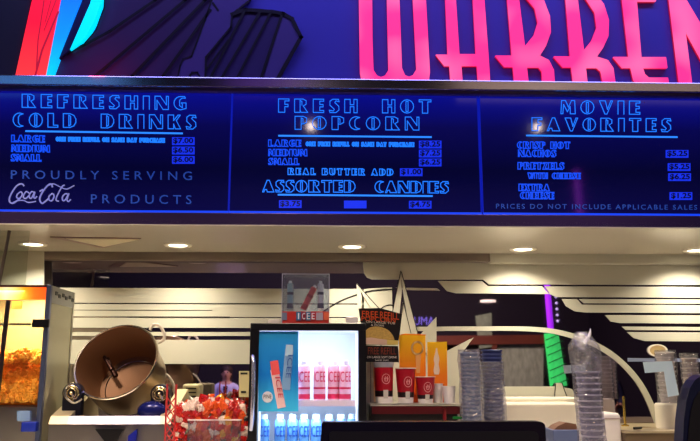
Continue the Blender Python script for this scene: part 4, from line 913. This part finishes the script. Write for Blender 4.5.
# pedestals with cup stacks
for (px, y0, wpx, Y, lab, clab, grp, yt, m_, ww) in ((666, 403, 22, 4.42, 'white cylinder pedestal under the larger right cup stack', 'pale paper cup in the bagged stack right of the arch end', 'pale cups in the stack right of the arch', 352, greyc, 21),
                                             (689, 405.5, 15, 4.3, 'narrow white cylinder pedestal at the far right under the last cup stack', 'tan grey paper cup in the stack nearest the right edge', 'tan grey cups in the rightmost stack', 355, tanc, 18)):
    zt = at(px, y0, Y).z; r = wpx/2*Y/768; x = at(px, y0, Y).x
    pd = MB().lathe([(0, 0), (r, 0), (r, zt-zq-.008), (r*.9, zt-zq), (0, zt-zq)], 32, Matrix.Translation((x, Y, zq))).build('pedestal', white, None, True)
    tag(pd, lab, 'pedestal')
    a = cup_stack(px-1 if Y > 4.4 else px, yt, Y, zt, ww-3, m_, clab, grp, step=.026, lean=-.01)
    sleeve(a[0], Y, a[1], zt, a[3]+.01, 'crinkled clear bag around the '+('pale cup stack right of the arch' if Y > 4.4 else 'tan grey cup stack at the right edge'), seed=px, amp=.007)
rd = thing('round_reflection', at(658, 358, YM-.02), 'small round cream reflection with a pale rim, built as a disc on the mirror above the right cup stacks', 'built reflection')  # reflection of a round thing, built as a disc on the mirror
c = at(657.5, 350.5, YM-.007); M = Matrix.Translation(c) @ Matrix.Rotation(PI/2, 4, 'X') @ Matrix.Diagonal((1, .62, 1, 1))
MB().lathe([(.052, -.006), (.052, .006), (.064, .006), (.064, -.006)], 36, M, True).build('rim', white, rd, True)
MB().lathe([(0, -.004), (.052, -.004), (.052, .002), (0, .002)], 36, M).build('face', mat('round_reflection_face', (196, 170, 120), .3, vary=.2, vscale=30), rd, True)
pc = mat('pale_blue_reflection', (200, 226, 232), .35)
tag(MB().prism(P([(643, 362), (672, 361), (679, 395), (668, 397), (664, 371.5), (645, 373)], 4.2), .002).build('reflection_sheet', pc), 'pale blue L-shaped reflection, built as a sheet in front of the right cup stacks', 'sheet')  # reflection of a lit screen, built as a pale sheet

# ================================================================== FOREGROUND TERMINALS
def terminal(pts, Y, m, lab, thick=.045, zc=1.0):
    xs = [at(x, y, Y) for x, y in pts]; cx = sum(p.x for p in xs)/len(xs)
    t = thing('register_screen', (cx, Y, zc), lab, 'register', 'register screens in the foreground')
    z0 = zc+.10; L = [p.copy() for p in xs]
    L = L + [Vector((L[-1].x, Y, z0)), Vector((L[0].x, Y, z0))]
    MB().prism(L, thick).build('housing', m, t)
    inner = [Vector((cx+(p.x-cx)*.93, Y-.004, z0+(p.z-z0)*.93+.004)) for p in L]
    MB().prism(inner, .006).build('back_panel', mat('soft_black', (14, 13, 18), .5), t)
    MB().tube([Vector((cx, Y+.06, zc+.01)), Vector((cx, Y+.05, z0+.1))], .03).build('stand', black, t, True)
    MB().box((cx-.12, Y-.02, zc), (cx+.12, Y+.16, zc+.015), .005).build('foot', black, t)
    return t
tm = mat('register_black', (18, 16, 30), .25)
terminal([(320.5, 441), (321.5, 430)] + [(326+5*math.cos(a_)*1.0-0, 426.5-5*math.sin(a_)) for a_ in (PI*.9, PI*.75, PI*.6)] + [(336, 422), (538, 421.6)] + [(540+5.5*math.cos(a_), 427-5.3*math.sin(a_)) for a_ in (PI*.45, PI*.3, PI*.15, 0)] + [(546, 441)], 1.75, tm, 'dark rounded register screen seen from behind at the bottom centre')
terminal([(683, 441), (684, 420), (686.5, 400), (690, 388), (695, 380), (702, 375), (720, 372), (830, 372), (840, 441)], 1.75, mat('register_navy', (8, 15, 48), .4), 'dark navy rounded register cut off by the right edge of the picture')

# ================================================================== LOBBY BEHIND THE CAMERA (seen in the mirror)
def rp(pts, Y): return [refl(x, y, Y) for x, y in pts]
Yn = -2.2
nc_ = thing('light_column', refl(556, 386, Yn), 'leaning light column glowing purple above and green below, reflected in the mirror', 'light column')
pts = [refl(545, 262, Yn), refl(547.5, 290, Yn), refl(551, 333, Yn)]; d = (pts[0]-pts[2])
MB().tube([pts[2], pts[1], pts[0]+d*.9], .047, 12).build('purple_tube', mat('purple_glow', (150, 30, 220), .4, emit=(165, 45, 245), es=2.2), nc_, True)
MB().tube([refl(551, 333, Yn), refl(558.5, 386, Yn)], [.11, .13], 12).build('green_tube', mat('green_glow', (30, 200, 80), .4, emit=(70, 235, 110), es=1.8), nc_, True)
for k in range(6):
    q = refl(555.5+.45*k, 291+6*k, Yn); MB().ball(q, .022, 2).build('bulb', mat('lavender_bulb', (220, 210, 255), .5, emit=(205, 195, 255), es=1.6), nc_, True)
b = refl(558.5, 386, Yn); MB().tube([b, Vector((b.x+.05, Yn, 0))], .13, 16).build('base', black, nc_, True)
rb_ = MB()
for k in range(7): q = refl(551, 333, Yn).lerp(b, (k+.5)/7); rb_.tube([q+Vector((-.13, .11, -.06)), q+Vector((.13, .13, .05))], .008, 6)
rb_.build('green_rib', mat('dark_green_rib', (10, 90, 40), .5), nc_, True)
# wood framed stone panels
wood = mat('red_wood', (120, 62, 44), .4, vary=.25, vscale=6, aniso=(1, 1, 6)); stone = mat('mottled_green_stone', (175, 190, 160), .5, vary=.6, vscale=14, aniso=(1.5, 1, .5))
wp = thing('wood_panel_case', refl(500, 400, -5)*1, 'wood framed case with mottled stone panels, reflected in the mirror', 'display case')
wp.location.z = 0
Yp = -5.0
MB().prism(rp([(492, 345), (543, 345), (540, 560), (492, 560)], Yp), .05).build('stone_panel', stone, wp)
MB().prism(rp([(475, 316), (491, 313), (492, 347), (479, 349)], Yp+.1), .05).build('stone_panel', mat('pale_green_stone', (150, 168, 138), .5, vary=.4, vscale=14), wp)
MB().prism(rp([(435, 336), (545, 335), (545, 344), (435, 345)], Yp+.06), .12).prism(rp([(435, 344), (441, 344), (441, 560), (435, 560)], Yp+.06), .1).prism(rp([(456, 344), (462, 344), (462, 560), (456, 560)], Yp+.06), .1).prism(rp([(491, 344), (496, 344), (496, 560), (491, 560)], Yp+.06), .1).build('wood_frame', wood, wp)
MB().prism(rp([(441, 345), (491, 345), (491, 560), (441, 560)], Yp), .04).build('dark_panel', mat('brown_panel', (66, 40, 34), .5), wp)
sgn = thing('lobby_sign', refl(424, 326, -5), 'small violet lobby sign letters, seen reversed in the mirror', 'sign')
# real text reads left to right for someone facing the sign from the counter side
sans('AMU', lambda u, v: (refl(434-20*u, 325-8*v, -5.0), Vector((0, 1, 0))), mat('violet_letter_glow', (120, 110, 230), .5, emit=(125, 115, 235), es=.9), sgn, 'lettering', dep=.03)
MB().prism(rp([(408, 328), (438, 328), (438, 326.5), (408, 326.5)], -5.05), .03).build('mounting_bar', black, sgn)
# lobby lamps, with unseen panels and lights added for effect
for x0, x1, c_, e_, lab in ((-4.3, -2.5, (90, 150, 230), 1.6, 'cyan glowing lobby cove panel at the left'), (-1.2, -.2, (120, 70, 190), .7, 'violet glowing lobby cove panel near the middle'), (1.6, 5.0, (205, 170, 150), 1.3, 'warm glowing lobby cove panel at the right')):  # added glow panels for the chrome trim, not real lobby coves
    tag(MB().box((x0, -1.04, 4.88), (x1, -1.0, 5.199), .004).build('cove_panel', mat('cove_'+lab[:5], c_, .5, emit=c_, es=e_)), lab, 'light panel')  # added glowing panels behind the camera, placed to show in the chrome trim
lam = thing('lobby_downlight', refl(488, 302, -4), 'lobby ceiling lamp reflected in the dark mirror left of the light column', 'ceiling light')
q = refl(488, 302, -4); MB().lathe([(0, 0), (.14, 0), (.14, .03), (0, .03)], 28, Matrix.Translation(q)).build('lamp_face', mat('lobby_lamp_glow', (255, 240, 220), .5, emit=(255, 235, 205), es=3), lam, True)
MB().tube([q+Vector((0, 0, .03)), Vector((q.x, q.y, ZR))], .012).build('rod', black, lam, True)
def pendant(px, py, lab):
    Y = -.8; p = at(px, py, 2*YF-Y); p = Vector((p.x, Y, p.z))
    t = thing('pendant_lamp', p, lab, 'pendant lamp', 'pendant lamps hanging in the lobby')
    MB().ball(p, .045, 3).build('bulb', mat('pendant_glow', (255, 240, 220), .5, emit=(255, 230, 215), es=45), t, True)
    MB().tube([p+Vector((0, 0, .04)), Vector((p.x, p.y, ZR))], .006, 6).build('cord', black, t)
pendant(311, 127, 'bright small lobby pendant reflected in the middle menu board'); pendant(537, 128, 'bright small lobby pendant reflected in the right menu board')
light('lobby_wash', 'AREA', (1.6, -1.2, 4.3), 420, (255, 225, 200), 1.2, (math.radians(-35), 0, 0))  # unseen light added to brighten the mirrored case and people
light('lobby_wash_left', 'AREA', (-2.0, -.4, 4.3), 230, (205, 195, 255), 1.0, (math.radians(-35), 0, 0))  # unseen violet light added to brighten the left of the mirrored lobby
light('sign_wash', 'AREA', (.9, 3.0, 5.0), 62, (150, 145, 255), 6.5, (math.radians(40), 0, 0), .4)  # unseen blue light added to wash the sign wall
for x in (-1.8, -.3, 1.3):
    o = light('aisle_fill', 'AREA', (x, 2.55, 3.85), 34 if x < -1 else 20, (255, 228, 198), .35, (math.radians(10), 0, 0)); o.data.spread = math.radians(84)  # unseen lights added over the aisle to brighten the counter from the front
light('fin_glow', 'POINT', at(90, 60, YS-.25), .8, (255, 30, 60), .05)

# people reflected in the mirror
skin = mat('skin', (205, 150, 125), .5)
def skinmesh(name, verts, edges, m, par, root=0, sub=2):
    me = bpy.data.meshes.new(name); L = wloc(par); me.from_pydata([Vector(v[:3])-L for v in verts], edges, [])
    o = bpy.data.objects.new(name, me); C.objects.link(o); o.parent = par; me.materials.append(m)
    md = o.modifiers.new('skin', 'SKIN'); md.use_smooth_shade = True
    for i, v in enumerate(verts):
        sv = me.skin_vertices[0].data[i]; sv.radius = (v[3], v[4] if len(v) > 4 else v[3]); sv.use_root = (i == root)
    s_ = o.modifiers.new('sub', 'SUBSURF'); s_.levels = sub; s_.render_levels = sub
    return o
def person(x, y, H, lab, coat, trousers, hairc, extra=None, hat=False, mask=False):
    t = thing('person', (x, y, 0), lab, 'person', 'people in the lobby'); s = H/1.7
    def V(a, b, c, r, r2=None): return (x+a*s, y+b*s, c*s, r*s, (r2 or r)*s)
    # faces +Y (towards the counter)
    vs = [V(0, 0, .95, .13, .10), V(0, 0, 1.12, .115, .09), V(0, 0, 1.30, .14, .10), V(0, 0, 1.40, .10, .08), V(0, .01, 1.48, .052), V(0, .02, 1.55, .075, .085), V(0, .02, 1.62, .078, .092), V(0, .01, 1.68, .05, .06)]
    ed = [(i, i+1) for i in range(7)]
    for sx in (-1, 1):
        b0 = len(vs)
        vs += [V(sx*.17, 0, 1.38, .055), V(sx*.22, .01, 1.12, .042), V(sx*.12, .20, 1.02, .032), V(sx*.06, .26, 1.03, .03)]
        ed += [(3, b0), (b0, b0+1), (b0+1, b0+2), (b0+2, b0+3)]
        for k in range(4):
            f = len(vs); vs += [V(sx*(.03-.012*k), .30, 1.045-.018*k, .009), V(sx*(.0-.012*k), .33-.008*abs(k-1), 1.03-.018*k, .008)]; ed += [(b0+3, f), (f, f+1)]
        f = len(vs); vs += [V(sx*.055, .285, 1.075, .010), V(sx*.035, .305, 1.09, .009)]; ed += [(b0+3, f), (f, f+1)]
        l0 = len(vs); vs += [V(sx*.09, 0, .86, .085), V(sx*.1, .01, .48, .055), V(sx*.1, -.02, .09, .037), V(sx*.11, .12, .035, .035, .03)]
        ed += [(0, l0), (l0, l0+1), (l0+1, l0+2), (l0+2, l0+3)]
    skinmesh('body', vs, ed, skin, t)
    # face
    f = MB(); f.ball((x, y+.115*s, 1.595*s), .016*s, 2, (.8, 1.1, 1.4)); f.ball((x-.075*s, y+.01*s, 1.59*s), .016*s, 2, (.5, 1, 1.5)); f.ball((x+.075*s, y+.01*s, 1.59*s), .016*s, 2, (.5, 1, 1.5)); f.build('nose_and_ears', skin, t, True)
    e_ = MB(); e_.ball((x-.03*s, y+.1*s, 1.615*s), .011*s); e_.ball((x+.03*s, y+.1*s, 1.615*s), .011*s); e_.build('eyes', lead, t, True)
    if mask: MB().ball((x, y+.075*s, 1.565*s), .06*s, 3, (1, .9, .8)).build('face_mask', mat('grey_mask', (70, 66, 90), .7), t, True)
    else: MB().ball((x, y+.105*s, 1.56*s), .018*s, 2, (1.4, .4, .4)).build('mouth', mat('lip', (160, 70, 70), .5), t, True)
    h = MB(); h.ball((x, y-.015*s, 1.645*s), .098*s, 3, (1, 1.08, .92)); h.ball((x, y-.05*s, 1.56*s), .085*s, 3, (1.05, .7, 1.2)); hh_ = h.build('hair', hairc, t, True)
    if hat: MB().ball((x, y, 1.68*s), .105*s, 3, (1, 1.1, .6)).box((x-.08*s, y+.06*s, 1.655*s), (x+.08*s, y+.19*s, 1.665*s), .004).build('cap', mat('dark_cap', (24, 22, 36), .7), t, True)
    cv = [V(0, 0, .88, .16, .12), V(0, 0, 1.10, .135, .11), V(0, 0, 1.30, .16, .12), V(0, -.005, 1.41, .10, .085)]
    ce = [(0, 1), (1, 2), (2, 3)]
    for sx in (-1, 1):
        b0 = len(cv); cv += [V(sx*.17, 0, 1.37, .068), V(sx*.225, .01, 1.12, .056), V(sx*.14, .17, 1.025, .045)]; ce += [(3, b0), (b0, b0+1), (b0+1, b0+2)]
    skinmesh('coat', cv, ce, coat, t)
    tv = [V(0, 0, .9, .14, .11)]; te = []
    for sx in (-1, 1):
        b0 = len(tv); tv += [V(sx*.09, 0, .82, .095), V(sx*.1, .01, .48, .068), V(sx*.1, -.02, .1, .055)]; te += [(0, b0), (b0, b0+1), (b0+1, b0+2)]
    skinmesh('trousers', tv, te, trousers, t)
    if extra: MB().prism([Vector((x-.035*s, y+.125*s, 1.40*s)), Vector((x+.035*s, y+.125*s, 1.40*s)), Vector((x+.012*s, y+.14*s, 1.05*s)), Vector((x-.012*s, y+.14*s, 1.05*s))], -.02).build('shirt_front', extra, t)
    return t
dk = mat('dark_clothes', (26, 26, 44), .8)
p = refl(226, 392, -2.8); person(p.x, -2.8, 1.68, 'woman in a pale lavender white coat with hands together, reflected in the mirror', mat('lavender_white_coat', (210, 205, 235), .7), dk, mat('dark_brown_hair', (46, 28, 24), .7), dk)
p = refl(606, 380, -2.6); person(p.x, -2.6, 1.78, 'person in dark cap and mask reflected beside the tall bagged cups', mat('dark_blue_jacket', (40, 42, 80), .8), dk, mat('black_hair', (14, 12, 14), .7), hat=True, mask=True)
p = refl(494, 380, -2.7); person(p.x, -2.7, 1.66, 'dark clothed person reflected beside the dark blue cup stack', dk, dk, MC['black_hair'])

# ================================================================== WORLD AND VIEW
w = bpy.data.worlds.new('world'); SC.world = w; w.use_nodes = True
w.node_tree.nodes['Background'].inputs[0].default_value = (.02, .02, .05, 1); w.node_tree.nodes['Background'].inputs[1].default_value = .5
vs_ = SC.view_settings; vs_.view_transform = 'Standard'; vs_.look = 'None'; vs_.gamma = 1; vs_.use_curve_mapping = False; vs_.exposure = 0
